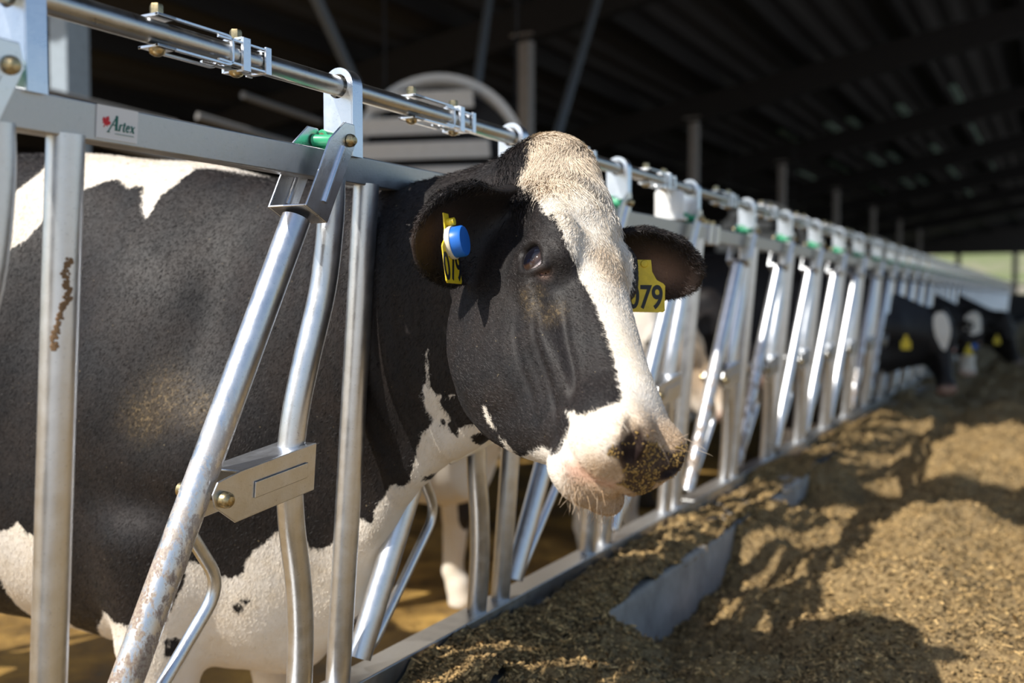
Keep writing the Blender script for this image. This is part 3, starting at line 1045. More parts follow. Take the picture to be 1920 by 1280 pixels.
def head_field(q):
    """symmetric head without ears"""
    u, y, z = q[:, 0], q[:, 1], q[:, 2]
    u = np.where(u > 0.4, 0.4 + (u - 0.4) / 0.89, u).astype(F4)
    fa = sstep(y, 0.0, 0.06).astype(F4)                # the far side sits a touch higher and flatter
    u = u + 0.022 * fa * np.exp(-((u - 0.2) / 0.12) ** 2).astype(F4)
    ya = np.abs(y) * (1 + 0.07 * fa)
    s = np.stack([u, ya, z], 1)
    d = loft(u, ya, z, HEAD_ST)
    d = smin(d, ell(s, (-0.012, 0.0, -0.040), (0.058, 0.060, 0.055)), 0.04)                       # poll
    d = smin(d, ell(s, (0.235, 0.050, -0.175), (0.125, 0.036, 0.095)), 0.035)                     # cheek muscle
    d = smin(d, ell(s, (0.192, 0.072, -0.034), (0.066, 0.024, 0.034)), 0.030)                      # brow
    d = smin(d, ell(s, (EYE[0], EYE[1] + 0.0015, EYE[2]), (0.046, 0.028, 0.040)), 0.022)            # orbit
    d = smin(d, chain(s, [(0.262, 0.074, -0.086), (0.33, 0.062, -0.098), (0.42, 0.048, -0.098)], [0.012, 0.012, 0.009], 0.01), 0.024)       # facial crest
    d = smax(d, -ell(s, (0.128, 0.104, -0.072), (0.038, 0.018, 0.026)), 0.03)                      # hollow behind the brow
    d = smax(d, -ell(s, (0.345, 0.086, -0.052), (0.085, 0.014, 0.020)), 0.03)                       # hollow beside the nose bone
    # muscle cords running down from the eye to the lip, softly raised
    side = np.exp(-((z + 0.095) / 0.055) ** 2) * sstep(u, 0.27, 0.34) * (1 - sstep(u, 0.43, 0.49)) * sstep(ya, 0.02, 0.045)
    ph = (z + 0.27 * u) * 170 + 1.2 * np.sin(u * 24)
    d = d - 0.0020 * side * (np.sin(ph) + 0.35 * np.sin(ph * 2.1 + 1))
    d = smin(d, ell(s, (0.505, 0.036, -0.076), (0.058, 0.030, 0.042)), 0.03)                       # upper lip
    d = smin(d, ell(s, (0.540, 0.037, -0.042), (0.032, 0.024, 0.024)), 0.024)                      # nostril wing
    d = smin(d, ell(s, (0.528, 0.016, -0.143), (0.045, 0.050, 0.021)), 0.020)                      # chin
    # mouth slit
    mo = chain(s, [(0.458, 0.085, -0.116), (0.50, 0.070, -0.121), (0.545, 0.048, -0.119), (0.58, 0.0, -0.108)], [0.002, 0.003, 0.005, 0.006])
    d = smax(d, -mo, 0.010)
    # nostril
    no = chain(s, [(0.540, 0.054, -0.024), (0.562, 0.046, -0.038), (0.572, 0.033, -0.054)], [0.006, 0.0125, 0.007])
    d = smax(d, -no, 0.005)
    # eye socket and lids
    up_, lo_ = [], []
    c35, s35 = math.cos(0.62), math.sin(0.62)
    Re = np.array([[c35, 0, -s35], [0, 1, 0], [s35, 0, c35]])
    d = smax(d, -ell(s, (EYE[0], EYE[1] + 0.010, EYE[2]), (0.0295, 0.040, 0.0250), Re), 0.003)
    for t in np.linspace(-1, 1, 9):
        a = t * 0.98
        w_ = math.cos(t * PI / 2)
        for lst, zz in ((up_, 0.82), (lo_, -0.72)):
            e = zz * w_
            p1, p2 = math.sin(a) * math.cos(e), math.sin(e) - 0.12 * t
            lst.append((EYE[0] + 0.0320 * (p1 * c35 - p2 * s35), EYE[1] + 0.0320 * math.cos(a) * math.cos(e), EYE[2] + 0.0320 * (p1 * s35 + p2 * c35)))
    d = smin(d, chain(s, up_, [0.0038] * 3 + [0.0048] * 3 + [0.0038] * 3), 0.007)
    d = smin(d, chain(s, lo_, [0.0034] * 9), 0.007)
    # wrinkles over the brow and before the ear
    wr = np.exp(-((u - 0.18) / 0.035) ** 2 - ((z + 0.030) / 0.020) ** 2) * sstep(ya, 0.05, 0.07)
    d = d + 0.0007 * wr * np.sin((z * 0.8 + ya * 0.9 - u * 0.25) * 520)
    w2 = np.exp(-((u - 0.085) / 0.035) ** 2 - ((ya - 0.080) / 0.025) ** 2 - ((z + 0.045) / 0.045) ** 2)
    d = d + 0.0018 * w2 * np.sin((u * 1.0 - z * 0.35) * 420)
    # shallow forehead relief
    fr = np.exp(-((z - 0.01) / 0.03) ** 2)
    d = d + 0.0022 * fr * (np.sin(u * 70 + ya * 40) * np.exp(-((u - 0.17) / 0.07) ** 2))
    return d


def ear_field(p, base, ax, nrm, L=0.205, W=0.070, cup=3.2):
    """leaf-shaped cupped ear: ax runs to the tip, nrm looks into the cup"""
    ax = np.asarray(ax, float)
    ax /= np.linalg.norm(ax)
    nrm = np.asarray(nrm, float)
    nrm = nrm - ax * (nrm @ ax)
    nrm /= np.linalg.norm(nrm)
    bd = np.cross(nrm, ax)
    q = p - np.asarray(base, F4)
    a, b, c = q @ ax.astype(F4), q @ bd.astype(F4), q @ nrm.astype(F4)
    t = a / L
    wid = spl(t, [-0.15, 0.0, 0.15, 0.4, 0.65, 0.85, 0.96, 1.02], [0.55, 0.58, 0.72, 1.0, 0.98, 0.72, 0.40, 0.0]) * W
    ck = cup * spl(t, [-0.1, 0.1, 0.5, 1.0], [2.2, 1.8, 1.0, 0.7])
    c0 = ck * b * b - 0.02 * np.sin(np.clip(t, 0, 1) * PI) + 0.01 * t
    th = spl(t, [-0.15, 0.1, 0.5, 1.0], [0.016, 0.011, 0.0075, 0.0055])
    slope = np.sqrt(1 + (2 * ck * b) ** 2)
    r_ = th * 0.95
    dc = np.abs(c - c0) / slope - th + r_
    db = (np.abs(b) - wid) * 0.8 + r_
    dl = np.maximum(-0.12 * L - a, a - L * 1.0) + r_
    e = np.maximum(db, dl)
    return np.sqrt(np.maximum(e, 0) ** 2 + np.maximum(dc, 0) ** 2) + np.minimum(np.maximum(e, dc), 0) - r_


def build_hair(name, P, N, F, length, width, m, parent, lift=0.35, bend=0.5, attrs=None, seg=3, jitter=0.35):
    """a coat of tapering hairs as one mesh; F: direction of flow per root"""
    n = len(P)
    L = (length * rng.uniform(0.6, 1.25, n))[:, None]
    F = F + rng.normal(0, jitter, (n, 3))
    F = F - N * (F * N).sum(1)[:, None]
    F /= np.linalg.norm(F, axis=1)[:, None] + 1e-9
    W = np.cross(N, F)
    tw = rng.uniform(-0.9, 0.9, n)[:, None]
    W = W * np.cos(tw) + N * np.sin(tw)
    rows = []
    for k in range(seg + 1):
        t = k / seg
        c = P + F * L * (t - 0.15 * t * t) + N * L * lift * (t - bend * t * t) - N * 0.001
        if k == seg:
            rows.append(c)
        else:
            wdt = width * (1 - 0.6 * t)
            rows += [c - W * wdt, c + W * wdt]
    V = np.stack(rows, 1)
    r = V.shape[1]
    o = (np.arange(n) * r)[:, None]
    Q = []
    for k in range(seg - 1):
        Q.append(o + np.array([2 * k, 2 * k + 1, 2 * k + 3, 2 * k + 2]))
    k = 2 * (seg - 1)
    T = o + np.array([k, k + 1, k + 2])
    Q = np.concatenate(Q)
    V = V.reshape(-1, 3)
    me = bpy.data.meshes.new(name)
    me.vertices.add(len(V))
    me.vertices.foreach_set('co', V.astype(F4).ravel())
    li = np.concatenate([Q.ravel(), T.ravel()]).astype(np.int32)
    me.loops.add(len(li))
    me.loops.foreach_set('vertex_index', li)
    me.polygons.add(len(Q) + len(T))
    me.polygons.foreach_set('loop_start', np.concatenate([np.arange(len(Q)) * 4, len(Q) * 4 + np.arange(len(T)) * 3]).astype(np.int32))
    me.polygons.foreach_set('loop_total', np.concatenate([np.full(len(Q), 4), np.full(len(T), 3)]).astype(np.int32))
    me.update(calc_edges=True)
    me.polygons.foreach_set('use_smooth', np.ones(len(me.polygons), bool))
    me.materials.append(m)
    ob = bpy.data.objects.new(name, me)
    link(ob, parent)
    for kk, v in (attrs or {}).items():
        set_attr(ob, kk, np.repeat(v, r))
    return ob


def sample_surface(V, Q, NV, n, wgt):
    """random points on the quads, denser where the vertex weight is high"""
    qw = wgt[Q].mean(1)
    a = V[Q[:, 2]] - V[Q[:, 0]]
    b = V[Q[:, 3]] - V[Q[:, 1]]
    ar = np.linalg.norm(np.cross(a, b), axis=1) * qw
    i = rng.choice(len(Q), n, p=ar / ar.sum())
    s, t = rng.random(n)[:, None], rng.random(n)[:, None]

    def mixv(A):
        s_, t_ = (s, t) if A.ndim > 1 else (s[:, 0], t[:, 0])
        return A[Q[i, 0]] * (1 - s_) * (1 - t_) + A[Q[i, 1]] * s_ * (1 - t_) + A[Q[i, 2]] * s_ * t_ + A[Q[i, 3]] * (1 - s_) * t_
    return mixv, i


def normals_of(fn, V, e=0.002):
    p = V.astype(F4)
    g = np.stack([fn(p + np.eye(3, dtype=F4)[i] * e) - fn(p - np.eye(3, dtype=F4)[i] * e) for i in range(3)], 1)
    return g / (np.linalg.norm(g, axis=1)[:, None] + 1e-9)
# coat markings: outlines on the hide, in metres (head: seen along a slanting axis of the skull; body: from the flank)
MK_EA = [0.2234, 0.6816, 0.6968]
MK_EB = [-0.6932, -0.3914, 0.6052]
MK_W1 = [[-0.0618, 0.0552], [-0.073, -0.0011], [-0.078, -0.0231], [-0.0712, -0.0471], [-0.0589, -0.0587], [-0.046, -0.0824], [-0.0404, -0.0958], [-0.0271, -0.1009], [-0.0183, -0.1168], [-0.0111, -0.1393], [-0.0019, -0.1571], [0.0052, -0.1711], [0.0087, -0.1927], [0.0156, -0.2036], [0.0238, -0.2143], [0.0322, -0.2354], [0.0385, -0.2559], [0.0446, -0.2758], [0.0501, -0.3015], [0.0535, -0.3198], [0.055, -0.3344], [0.0506, -0.3411], [0.0381, -0.3443], [0.0263, -0.3496], [0.0164, -0.3515], [0.0071, -0.3571], [-0.0024, -0.3536], [-0.0121, -0.3552], [-0.0056, -0.3685], [-0.0107, -0.3819], [-0.0152, -0.3949], [-0.0191, -0.4058], [-0.0283, -0.4057], [-0.0425, -0.4055], [-0.0574, -0.4176], [-0.069, -0.4273], [-0.0745, -0.4348], [-0.054, -0.4446], [-0.0216, -0.4429], [-0.0119, -0.5007], [0.1617, -0.5002], [0.1715, -0.3104], [0.1119, -0.2768], [0.0863, -0.2421], [0.0822, -0.2231], [0.0767, -0.2034], [0.0843, -0.1658], [0.0942, -0.1214], [0.1012, -0.1105], [0.0649, -0.0701], [0.0576, -0.0059], [0.0354, 0.0545]]
MK_W2 = [[-0.1223, -0.3614], [-0.1168, -0.3631], [-0.1118, -0.3791], [-0.1058, -0.3903], [-0.1121, -0.3867], [-0.1198, -0.3764]]
MK_W3 = [[-0.0982, -0.3998], [-0.0908, -0.4079], [-0.0799, -0.4167], [-0.0717, -0.4319], [-0.0791, -0.4308], [-0.0911, -0.4209]]
MK_PAD = [[0.0598, -0.3745], [0.0696, -0.3679], [0.0854, -0.3815], [0.1009, -0.3928], [0.1131, -0.3988], [0.1248, -0.3892], [0.1476, -0.3973], [0.1439, -0.4169], [0.1232, -0.4288], [0.0969, -0.4382], [0.0931, -0.4517], [0.0831, -0.457], [0.0674, -0.4488], [0.0564, -0.4391], [0.0479, -0.4355], [0.0585, -0.4308], [0.0541, -0.4171], [0.0479, -0.4026], [0.0362, -0.3977], [0.0361, -0.3907], [0.0475, -0.3837], [0.0547, -0.3817]]
MK_CR1 = [[-0.083, 0.063], [-0.0844, -0.0268], [-0.0504, -0.0683], [-0.0128, -0.0606], [0.0264, -0.0286], [0.0525, 0.0052], [0.0438, 0.0602]]
MK_CR2 = [[0.0198, -0.1483], [0.0389, -0.1312], [0.0657, -0.1521], [0.0833, -0.1892], [0.059, -0.1991], [0.0336, -0.1853]]
MK_CR3 = [[-0.0152, -0.426], [0.0192, -0.3984], [0.0435, -0.4], [0.0524, -0.3654], [0.0745, -0.354], [0.118, -0.3629], [0.1543, -0.3835], [0.1435, -0.4241], [0.1047, -0.4471], [0.0987, -0.4967], [0.0144, -0.4998], [-0.0119, -0.4625]]
MK_SK = [[-0.0145, -0.4153], [0.004, -0.4139], [0.0258, -0.4284], [0.0511, -0.4349], [0.0451, -0.4426], [0.02, -0.4379], [-0.0055, -0.43]]
MK_W4 = [[0.154, 1.116], [0.149, 1.066], [0.149, 1.053], [0.156, 1.04], [0.167, 1.034], [0.165, 1.021], [0.171, 1.007], [0.177, 0.995], [0.168, 0.983], [0.173, 0.971], [0.182, 0.96], [0.188, 0.976], [0.311, 1.01], [0.203, 0.961], [0.202, 0.937], [0.219, 0.907], [0.204, 0.888], [0.138, 0.889], [0.095, 0.877], [0.073, 0.871], [0.085, 0.896], [0.096, 0.925], [0.109, 0.951], [0.116, 0.966], [0.129, 0.971], [0.143, 0.989], [0.136, 1.006], [0.133, 1.026], [0.135, 1.046], [0.142, 1.059], [0.15, 1.109]]
MK_W5 = [[0.18, 1.035], [0.302, 1.052], [0.322, 1.05], [0.323, 1.043], [0.285, 1.042]]
MK_W6 = [[0.092, 0.885], [0.077, 0.873], [0.059, 0.859], [0.037, 0.861], [0.019, 0.841], [-0.006, 0.808], [-0.017, 0.779], [-0.027, 0.78], [-0.034, 0.792], [-0.053, 0.79], [-0.084, 0.752], [-0.117, 0.726], [-0.145, 0.718], [-0.154, 0.752], [-0.178, 0.753], [-0.197, 0.757], [-0.216, 0.738], [-0.242, 0.719], [-0.259, 0.696], [-0.266, 0.673], [-0.29, 0.66], [-0.312, 0.667], [-0.324, 0.664], [-0.33, 0.684], [-0.347, 0.702], [-0.357, 0.677], [-0.372, 0.64], [-0.388, 0.616], [-0.413, 0.571], [-0.452, 0.544], [-0.491, 0.563], [-0.527, 0.559], [-0.55, 0.57], [-0.596, 0.564], [-0.71, 0.465], [-0.716, 0.443], [-0.737, 0.448], [-0.735, 0.472], [-0.766, 0.484], [-0.694, 0.658], [-0.718, 0.72], [-0.743, 0.721], [-0.765, 0.744], [-0.785, 0.728], [-0.828, 0.716], [-0.897, 0.387], [-0.196, 0.408], [0.085, 0.858]]
MK_W7 = [[-0.866, 1.297], [-0.854, 1.307], [-0.826, 1.33], [-0.811, 1.357], [-0.8, 1.38], [-0.779, 1.417], [-0.746, 1.445], [-0.725, 1.454], [-0.702, 1.466], [-0.676, 1.457], [-0.649, 1.44], [-0.631, 1.446], [-0.611, 1.444], [-0.591, 1.41], [-0.549, 1.366], [-0.55, 1.39], [-0.553, 1.421], [-0.539, 1.442], [-0.531, 1.469], [-0.529, 1.486], [-0.504, 1.485], [-0.456, 1.477], [-0.407, 1.468], [-0.329, 1.457], [-0.381, 1.503], [-0.539, 1.546], [-0.844, 1.569], [-0.917, 1.544], [-0.886, 1.494], [-0.89, 1.468], [-0.906, 1.437], [-0.924, 1.422], [-0.96, 1.403], [-0.897, 1.283]]
MK_DIRT = [[[0.272, -0.089, -0.094], 0.01], [[0.274, -0.083, -0.075], 0.009], [[0.293, -0.084, -0.09], 0.014], [[0.307, -0.062, -0.071], 0.015], [[0.32, -0.072, -0.08], 0.011]]
MK_BSPOT = [[[-0.293, 1.431, 0.597], 0.01], [[-0.275, 1.434, 0.612], 0.007], [[-0.415, 1.379, 0.522], 0.01], [[-0.42, 1.379, 0.503], 0.009], [[0.161, 1.501, 0.986], 0.005]]
MK_BDIRT = [[[-0.421, 1.318, 0.985], 0.046], [[-0.383, 1.327, 1.022], 0.054], [[-0.313, 1.346, 1.003], 0.038], [[-0.712, 1.377, 1.293], 0.012]]
# ------------------------------------------------------------------ the big cow
HS = 1.1
HR = np.array([[0.5077, 0.3496, 0.7874], [-0.5349, 0.8444, -0.03], [-0.6753, -0.406, 0.6157]])
HO = np.array([0.3888, 1.5302, 1.433])
HRf, HOf = HR.astype(F4), HO.astype(F4)


def h2w(p):
    return HO + HR @ (np.asarray(p, float) * HS)


def w2h(P):
    return ((P - HO) @ HR) / HS


BODY_ST = [  # x, top, bottom, half width, exponent, skew, y centre
    (-2.46, 1.34, 1.08, 0.09, 2.0, 0, 1.46), (-2.38, 1.45, 0.82, 0.20, 2.0, 0, 1.46), (-2.2, 1.52, 0.70, 0.27, 2.1, 0.05, 1.47),
    (-1.9, 1.55, 0.56, 0.32, 2.2, -0.05, 1.48), (-1.5, 1.55, 0.48, 0.36, 2.2, -0.12, 1.51), (-1.1, 1.55, 0.455, 0.355, 2.2, -0.15, 1.55),
    (-0.85, 1.537, 0.44, 0.325, 2.1, -0.20, 1.58), (-0.6, 1.510, 0.41, 0.285, 2.1, -0.25, 1.61), (-0.45, 1.482, 0.40, 0.260, 2.1, -0.25, 1.62),
    (-0.3, 1.452, 0.43, 0.225, 2.1, -0.18, 1.62), (-0.2, 1.432, 0.525, 0.190, 2.1, -0.02, 1.61), (-0.09, 1.415, 0.68, 0.145, 2.1, 0.2, 1.575),
    (0.02, 1.412, 0.82, 0.118, 2.1, 0.34, 1.542), (0.12, 1.425, 0.905, 0.118, 2.1, 0.20, 1.548), (0.22, 1.440, 0.96, 0.112, 2.2, 0.1, 1.545),
    (0.31, 1.440, 1.04, 0.10, 2.2, 0.1, 1.54)]


def yc_at(x):
    A = np.asarray(BODY_ST)
    return float(spl(np.array([x]), A[:, 0], A[:, 6])[0])


def body_field(p, legs=True):
    x, y, z = p[:, 0], p[:, 1], p[:, 2]
    d = loft(x, y, z, BODY_ST)
    for s in (-1, 1):
        yo = lambda xx, o: yc_at(xx) + s * o
        d = smin(d, ell(p, (-0.50, yo(-0.5, 0.205), 0.72), (0.16, 0.085, 0.17)), 0.06)                                   # upper arm
        sx = 0.0 if s < 0 else -0.06
        fl = chain(p, [(-0.49 + sx, yo(-0.5, 0.20), 0.72), (-0.50 + sx, yo(-0.5, 0.195), 0.50), (-0.485 + sx, yo(-0.5, 0.19), 0.32), (-0.50 + sx, yo(-0.5, 0.185), 0.09),
                       (-0.47 + sx, yo(-0.5, 0.185), 0.03), (-0.455 + sx, yo(-0.5, 0.185), -0.03)], [0.115, 0.085, 0.052, 0.036, 0.045, 0.055], 0.02)
        d = smin(d, fl, 0.045)
        d = smin(d, ell(p, (-2.10, yo(-2.1, 0.19), 0.95), (0.24, 0.12, 0.34)), 0.09)                                     # thigh
        hl = chain(p, [(-1.98, yo(-2, 0.22), 0.80), (-2.22, yo(-2.2, 0.19), 0.58), (-2.34, yo(-2.3, 0.17), 0.47), (-2.30, yo(-2.3, 0.17), 0.09), (-2.26, yo(-2.3, 0.17), 0.03),
                       (-2.245, yo(-2.3, 0.17), -0.03)], [0.13, 0.085, 0.058, 0.040, 0.047, 0.056], 0.02)
        d = smin(d, hl, 0.05)
        d = smin(d, ell(p, (-1.82, yo(-1.8, 0.24), 1.42), (0.09, 0.06, 0.06)), 0.09)                                     # hip bone
    d = smin(d, ell(p, (-1.93, yc_at(-1.9), 0.55), (0.22, 0.18, 0.15)), 0.07)                                            # udder
    d = smin(d, chain(p, [(-2.42, 1.46, 1.46), (-2.50, 1.46, 1.25), (-2.50, 1.46, 0.8), (-2.49, 1.46, 0.55)], [0.04, 0.026, 0.02, 0.035], 0.02), 0.03)
    # hanging skin of brisket and throat
    d = smin(d, chain(p, [(0.27, 1.53, 1.035), (0.15, 1.53, 0.955), (0.06, 1.53, 0.895), (-0.05, 1.545, 0.76), (-0.18, 1.60, 0.60), (-0.32, 1.62, 0.50)], [0.02, 0.022, 0.025, 0.03, 0.055, 0.09], 0.03), 0.05)
    # shoulder blade, point of the shoulder and the hollow behind them
    sd_ = np.clip(np.abs(y - 1.61) / 0.2, 0, 1)
    g_ = lambda a, c, ra, rc: np.exp(-((x - a) / ra) ** 2 - ((z - c) / rc) ** 2) * sd_
    d = d - 0.050 * g_(-0.50, 1.08, 0.15, 0.26) - 0.046 * g_(-0.29, 0.92, 0.11, 0.13) + 0.026 * g_(-0.76, 1.02, 0.08, 0.30) + 0.020 * g_(-0.34, 1.20, 0.06, 0.14) + 0.016 * g_(-0.44, 0.80, 0.10, 0.05)
    # neck folds and soft muscle relief
    m1 = np.exp(-((x - 0.02) / 0.14) ** 2)
    d = d + 0.0028 * m1 * np.sin(x * 150 + z * 22 + 1.2 * np.sin(z * 13)) * np.clip(1.3 - np.abs(z - 1.15) * 3, 0, 1)
    d = d + 0.007 * np.sin(x * 13 + z * 7) * np.sin(z * 11 - x * 5) * np.exp(-((x + 0.4) / 0.7) ** 2) * np.clip((z - 0.6) * 4, 0, 1)
    m3 = np.exp(-((x + 0.9) / 0.35) ** 2) * np.exp(-((z - 0.95) / 0.3) ** 2)
    d = d + 0.005 * m3 * np.sin(x * 30 + z * 9)
    return d


CR, CU, CT = np.array([0.875, 0.485, 0.0]), np.array([0, 0, 1.0]), np.array([0.485, -0.875, 0.0])
EARS = [dict(base=h2w((0.10, -0.080, -0.085)) - 0.024 * CR + 0.008 * CU, ax=-0.72 * CR - 0.36 * CU + 0.50 * CT, nrm=0.66 * CT + 0.66 * CR - 0.36 * CU, L=0.172, W=0.084, cup=6.0),
        dict(base=h2w((0.095, 0.075, -0.10)) + 0.028 * CR + 0.03 * CU, ax=0.92 * CR - 0.24 * CU - 0.10 * CT, nrm=0.80 * CT - 0.1 * CR - 0.45 * CU, L=0.200, W=0.066, cup=4.0)]


def cow_field(p):
    d = np.full(len(p), 0.2, F4)
    r = np.sqrt(((p - np.asarray(h2w((0.27, 0, -0.1)), F4)) ** 2).sum(1))
    nb = p[:, 0] < 0.62
    if nb.any():
        d[nb] = body_field(p[nb])
    nh = r < 0.60
    dh = np.maximum(r - 0.42, 0.1)
    if nh.any():
        q = ((p[nh] - HOf) @ HRf) / F4(HS)
        hh = head_field(q) * HS
        for e in EARS:
            hh = smin(hh, ear_field(p[nh], **e), 0.018)
        dh[nh] = hh
    return smin(d, dh.astype(F4), 0.05)


CUT = 0.14
VB, QB = sdf_mesh(cow_field, (-2.58, 1.02, -0.09), (CUT + 0.03, 2.02, 1.66), 0.0085)
VH, QH = sdf_mesh(cow_field, (CUT - 0.02, 1.05, 0.84), (0.98, 1.92, 1.58), 0.0036)
QB = QB[(VB[QB][:, :, 0].mean(1) < CUT + 0.012)]
QH = QH[(VH[QH][:, :, 0].mean(1) > CUT)]
# hoofs stand flat on the floor
VB[:, 2] = np.maximum(VB[:, 2], FLOOR + 0.001)
VC = np.concatenate([VB, VH])
QC = np.concatenate([QB, QH + len(VB)])
used = np.zeros(len(VC), bool)
used[QC.ravel()] = True
re_ = np.cumsum(used) - 1
VC, QC = VC[used], re_[QC]

cow = empty('cow', (-0.6, 1.61, FLOOR))
cow['label'] = 'big black and white cow looking through the nearest headlock panel, yellow and blue ear tags'
cow['category'] = 'cow'
OFFC = np.array(cow.location)
body = mesh_np('body', VC - OFFC, QC, M['coat'], cow)
#AFTERBODY


def coat_fields(P):
    """white, cream, skin, pad and dirt values for points on the big cow"""
    p = P.astype(F4)
    n = len(P)
    L = w2h(P)
    db = body_field(p)
    r = np.linalg.norm(P - h2w((0.27, 0, -0.1)), axis=1)
    dh = np.full(n, 9.0, F4)
    m = r < 0.6
    dh[m] = head_field(L[m].astype(F4)) * HS
    de = np.minimum(ear_field(p, **EARS[0]), ear_field(p, **EARS[1]))
    ear = (de < dh - 0.004) & (de < 0.02)
    head = (dh < db) | ear
    L2 = L.copy()
    far = L2[:, 1] > 0.055
    L2[far, 1] = 0.024 - L2[far, 1]
    ab = np.stack([L2 @ np.array(MK_EA), L2 @ np.array(MK_EB)], 1)
    xz = P[:, [0, 2]]
    W = np.full(n, -0.2)
    hw = np.maximum.reduce([poly_field(ab[head], q) for q in (MK_W1, MK_W2, MK_W3)]) * HS
    W[head] = hw
    bw = np.maximum.reduce([poly_field(xz[~head], q) for q in (MK_W4, MK_W5, MK_W6, MK_W7)])
    # out of the photo's view: white lower legs, rear flank patch, tail switch
    b = P[~head]
    bw = np.maximum(bw, np.where(b[:, 0] < -1.0, 0.58 + 0.06 * np.sin(b[:, 0] * 9) - b[:, 2], 0.45 - b[:, 2]) * 0.6)
    bw = np.maximum(bw, 0.22 - np.sqrt((b[:, 0] + 1.75) ** 2 + ((b[:, 2] - 1.15) * 0.8) ** 2))
    for c, rr in MK_BSPOT:
        bw = np.minimum(bw, np.sqrt((b[:, 0] - c[0]) ** 2 + (b[:, 2] - c[2]) ** 2) - rr)
    W[~head] = bw
    W[head] = np.minimum(W[head], np.where((L[head, 0] > 0.08) & (L[head, 0] < 0.30), 0.060 - L[head, 1], 0.2))
    W[ear] = -0.2
    f = lambda q, s: np.where(head & ~ear, sstep(poly_field(ab, q) * HS, -s, s), 0.0)
    pad = f(MK_PAD, 0.003)
    cream = np.maximum(f(MK_CR1, 0.02) * 0.85, f(MK_CR2, 0.012) * 0.9)
    tan_ = f(MK_CR3, 0.022) * 0.8
    skin = f(MK_SK, 0.007) * 0.75
    ec = np.array(EYE) + np.array([0.023, 0.010, 0.004])
    la = np.stack([L[:, 0], np.abs(L[:, 1]), L[:, 2]], 1)
    skin = np.maximum(skin, 0.8 * np.exp(-(np.linalg.norm(la - ec, axis=1) / 0.008) ** 2) * head)
    nn = np.linalg.norm(la - np.array([0.55, 0.048, -0.036]), axis=1)
    skin = np.maximum(skin, 0.5 * np.exp(-(nn / 0.012) ** 2) * head)
    dirt = np.zeros(n)
    for c, rr in MK_DIRT:
        dirt = np.maximum(dirt, 0.55 * np.exp(-(np.linalg.norm(L - np.array(c), axis=1) / rr) ** 2) * head)
    for c, rr in MK_BDIRT:
        dirt = np.maximum(dirt, 0.8 * np.exp(-(np.linalg.norm(P - np.array(c), axis=1) / rr) ** 2) * ~head)
    nos = np.exp(-(np.minimum.reduce([np.linalg.norm(la - np.array(c_), axis=1) for c_ in ((0.541, 0.052, -0.026), (0.547, 0.044, -0.038), (0.552, 0.034, -0.05))]) / 0.0142) ** 6) * head
    for e in EARS:
        a_ = np.asarray(e['ax']) / np.linalg.norm(e['ax'])
        n_ = np.asarray(e['nrm']) - a_ * (np.asarray(e['nrm']) @ a_)
        b_ = np.cross(n_ / np.linalg.norm(n_), a_)
        q_ = P - np.asarray(e['base'])
        inner = np.exp(-((q_ @ a_ - 0.125) / 0.045) ** 2 - ((q_ @ b_ + 0.012) / 0.032) ** 2) * ear
        skin = np.maximum(skin, 0.30 * inner * (0.4 if e is EARS[0] else 1.0))
    return dict(nostril=nos, tan=tan_, white=np.clip(W, -0.06, 0.06), cream=cream, skin=skin, pad=pad, dirt=dirt), head, ear


FLD, is_head, is_ear = coat_fields(VC)
for k_, v_ in FLD.items():
    set_attr(body, k_, v_)


def eye_mat():
    m, nt, b = mat('cow_eye')
    sx = nt.nodes.new('ShaderNodeSeparateXYZ')
    nt.links.new(coords(nt), sx.inputs[0])
    zz = mth(nt, 'DIVIDE', sx.outputs[2], EYE_R * HS)
    c = ramp(nt, zz, [(0.36, (0.55, 0.30, 0.27)), (0.46, (0.60, 0.52, 0.52)), (0.54, (0.035, 0.022, 0.02)), (0.70, (0.045, 0.024, 0.016)), (0.80, (0.006, 0.006, 0.010))])
    nt.links.new(c, b.inputs['Base Color'])
    b.inputs['Roughness'].default_value = 0.04
    b.inputs['Specular IOR Level'].default_value = 0.45
    b.inputs['Coat Weight'].default_value = 0.15
    b.inputs['Coat Roughness'].default_value = 0.02
    return m


M['eye'] = eye_mat()
for s in (-1, 1):
    rr = EYE_R * HS * 1.02
    prof = [(rr * math.sin(a), -rr * math.cos(a)) for a in np.linspace(0.02, PI - 0.02, 20)]
    eo = MB().lathe(prof, (0, 0, 0), (0, 0, 1), 32).build('eye', M['eye'], cow, smooth=180)
    gaze = Vector(HR @ np.array([-0.42, s * 0.90, 0.05]))
    eo.matrix_basis = Matrix.Translation(Vector(h2w((EYE[0], -EYE[1], EYE[2]) if s < 0 else (EYE[0] - 0.021, EYE[1] / 1.07 - 0.001, EYE[2])) - OFFC)) @ gaze.to_track_quat('Z', 'Y').to_matrix().to_4x4()


# ---- ear tags
def frame_mat(o, xa, za):
    """matrix whose x is xa and z is za (world vectors)"""
    xa = Vector(xa).normalized()
    za = Vector(za)
    za = (za - xa * za.dot(xa)).normalized()
    ya = za.cross(xa)
    m = Matrix((xa, ya, za)).transposed().to_4x4()
    m.translation = Vector(o) - Vector(OFFC)
    return m


def view_pt(x, y, d):
    fw = Vector((-math.sin(TH) * math.cos(PT), math.cos(TH) * math.cos(PT), -math.sin(PT)))
    rt = Vector((math.cos(TH), math.sin(TH), 0))
    return Vector(CAMP) + (fw + rt * ((x - 960) / 1867) - rt.cross(fw) * ((y - 640) / 1867)) * d


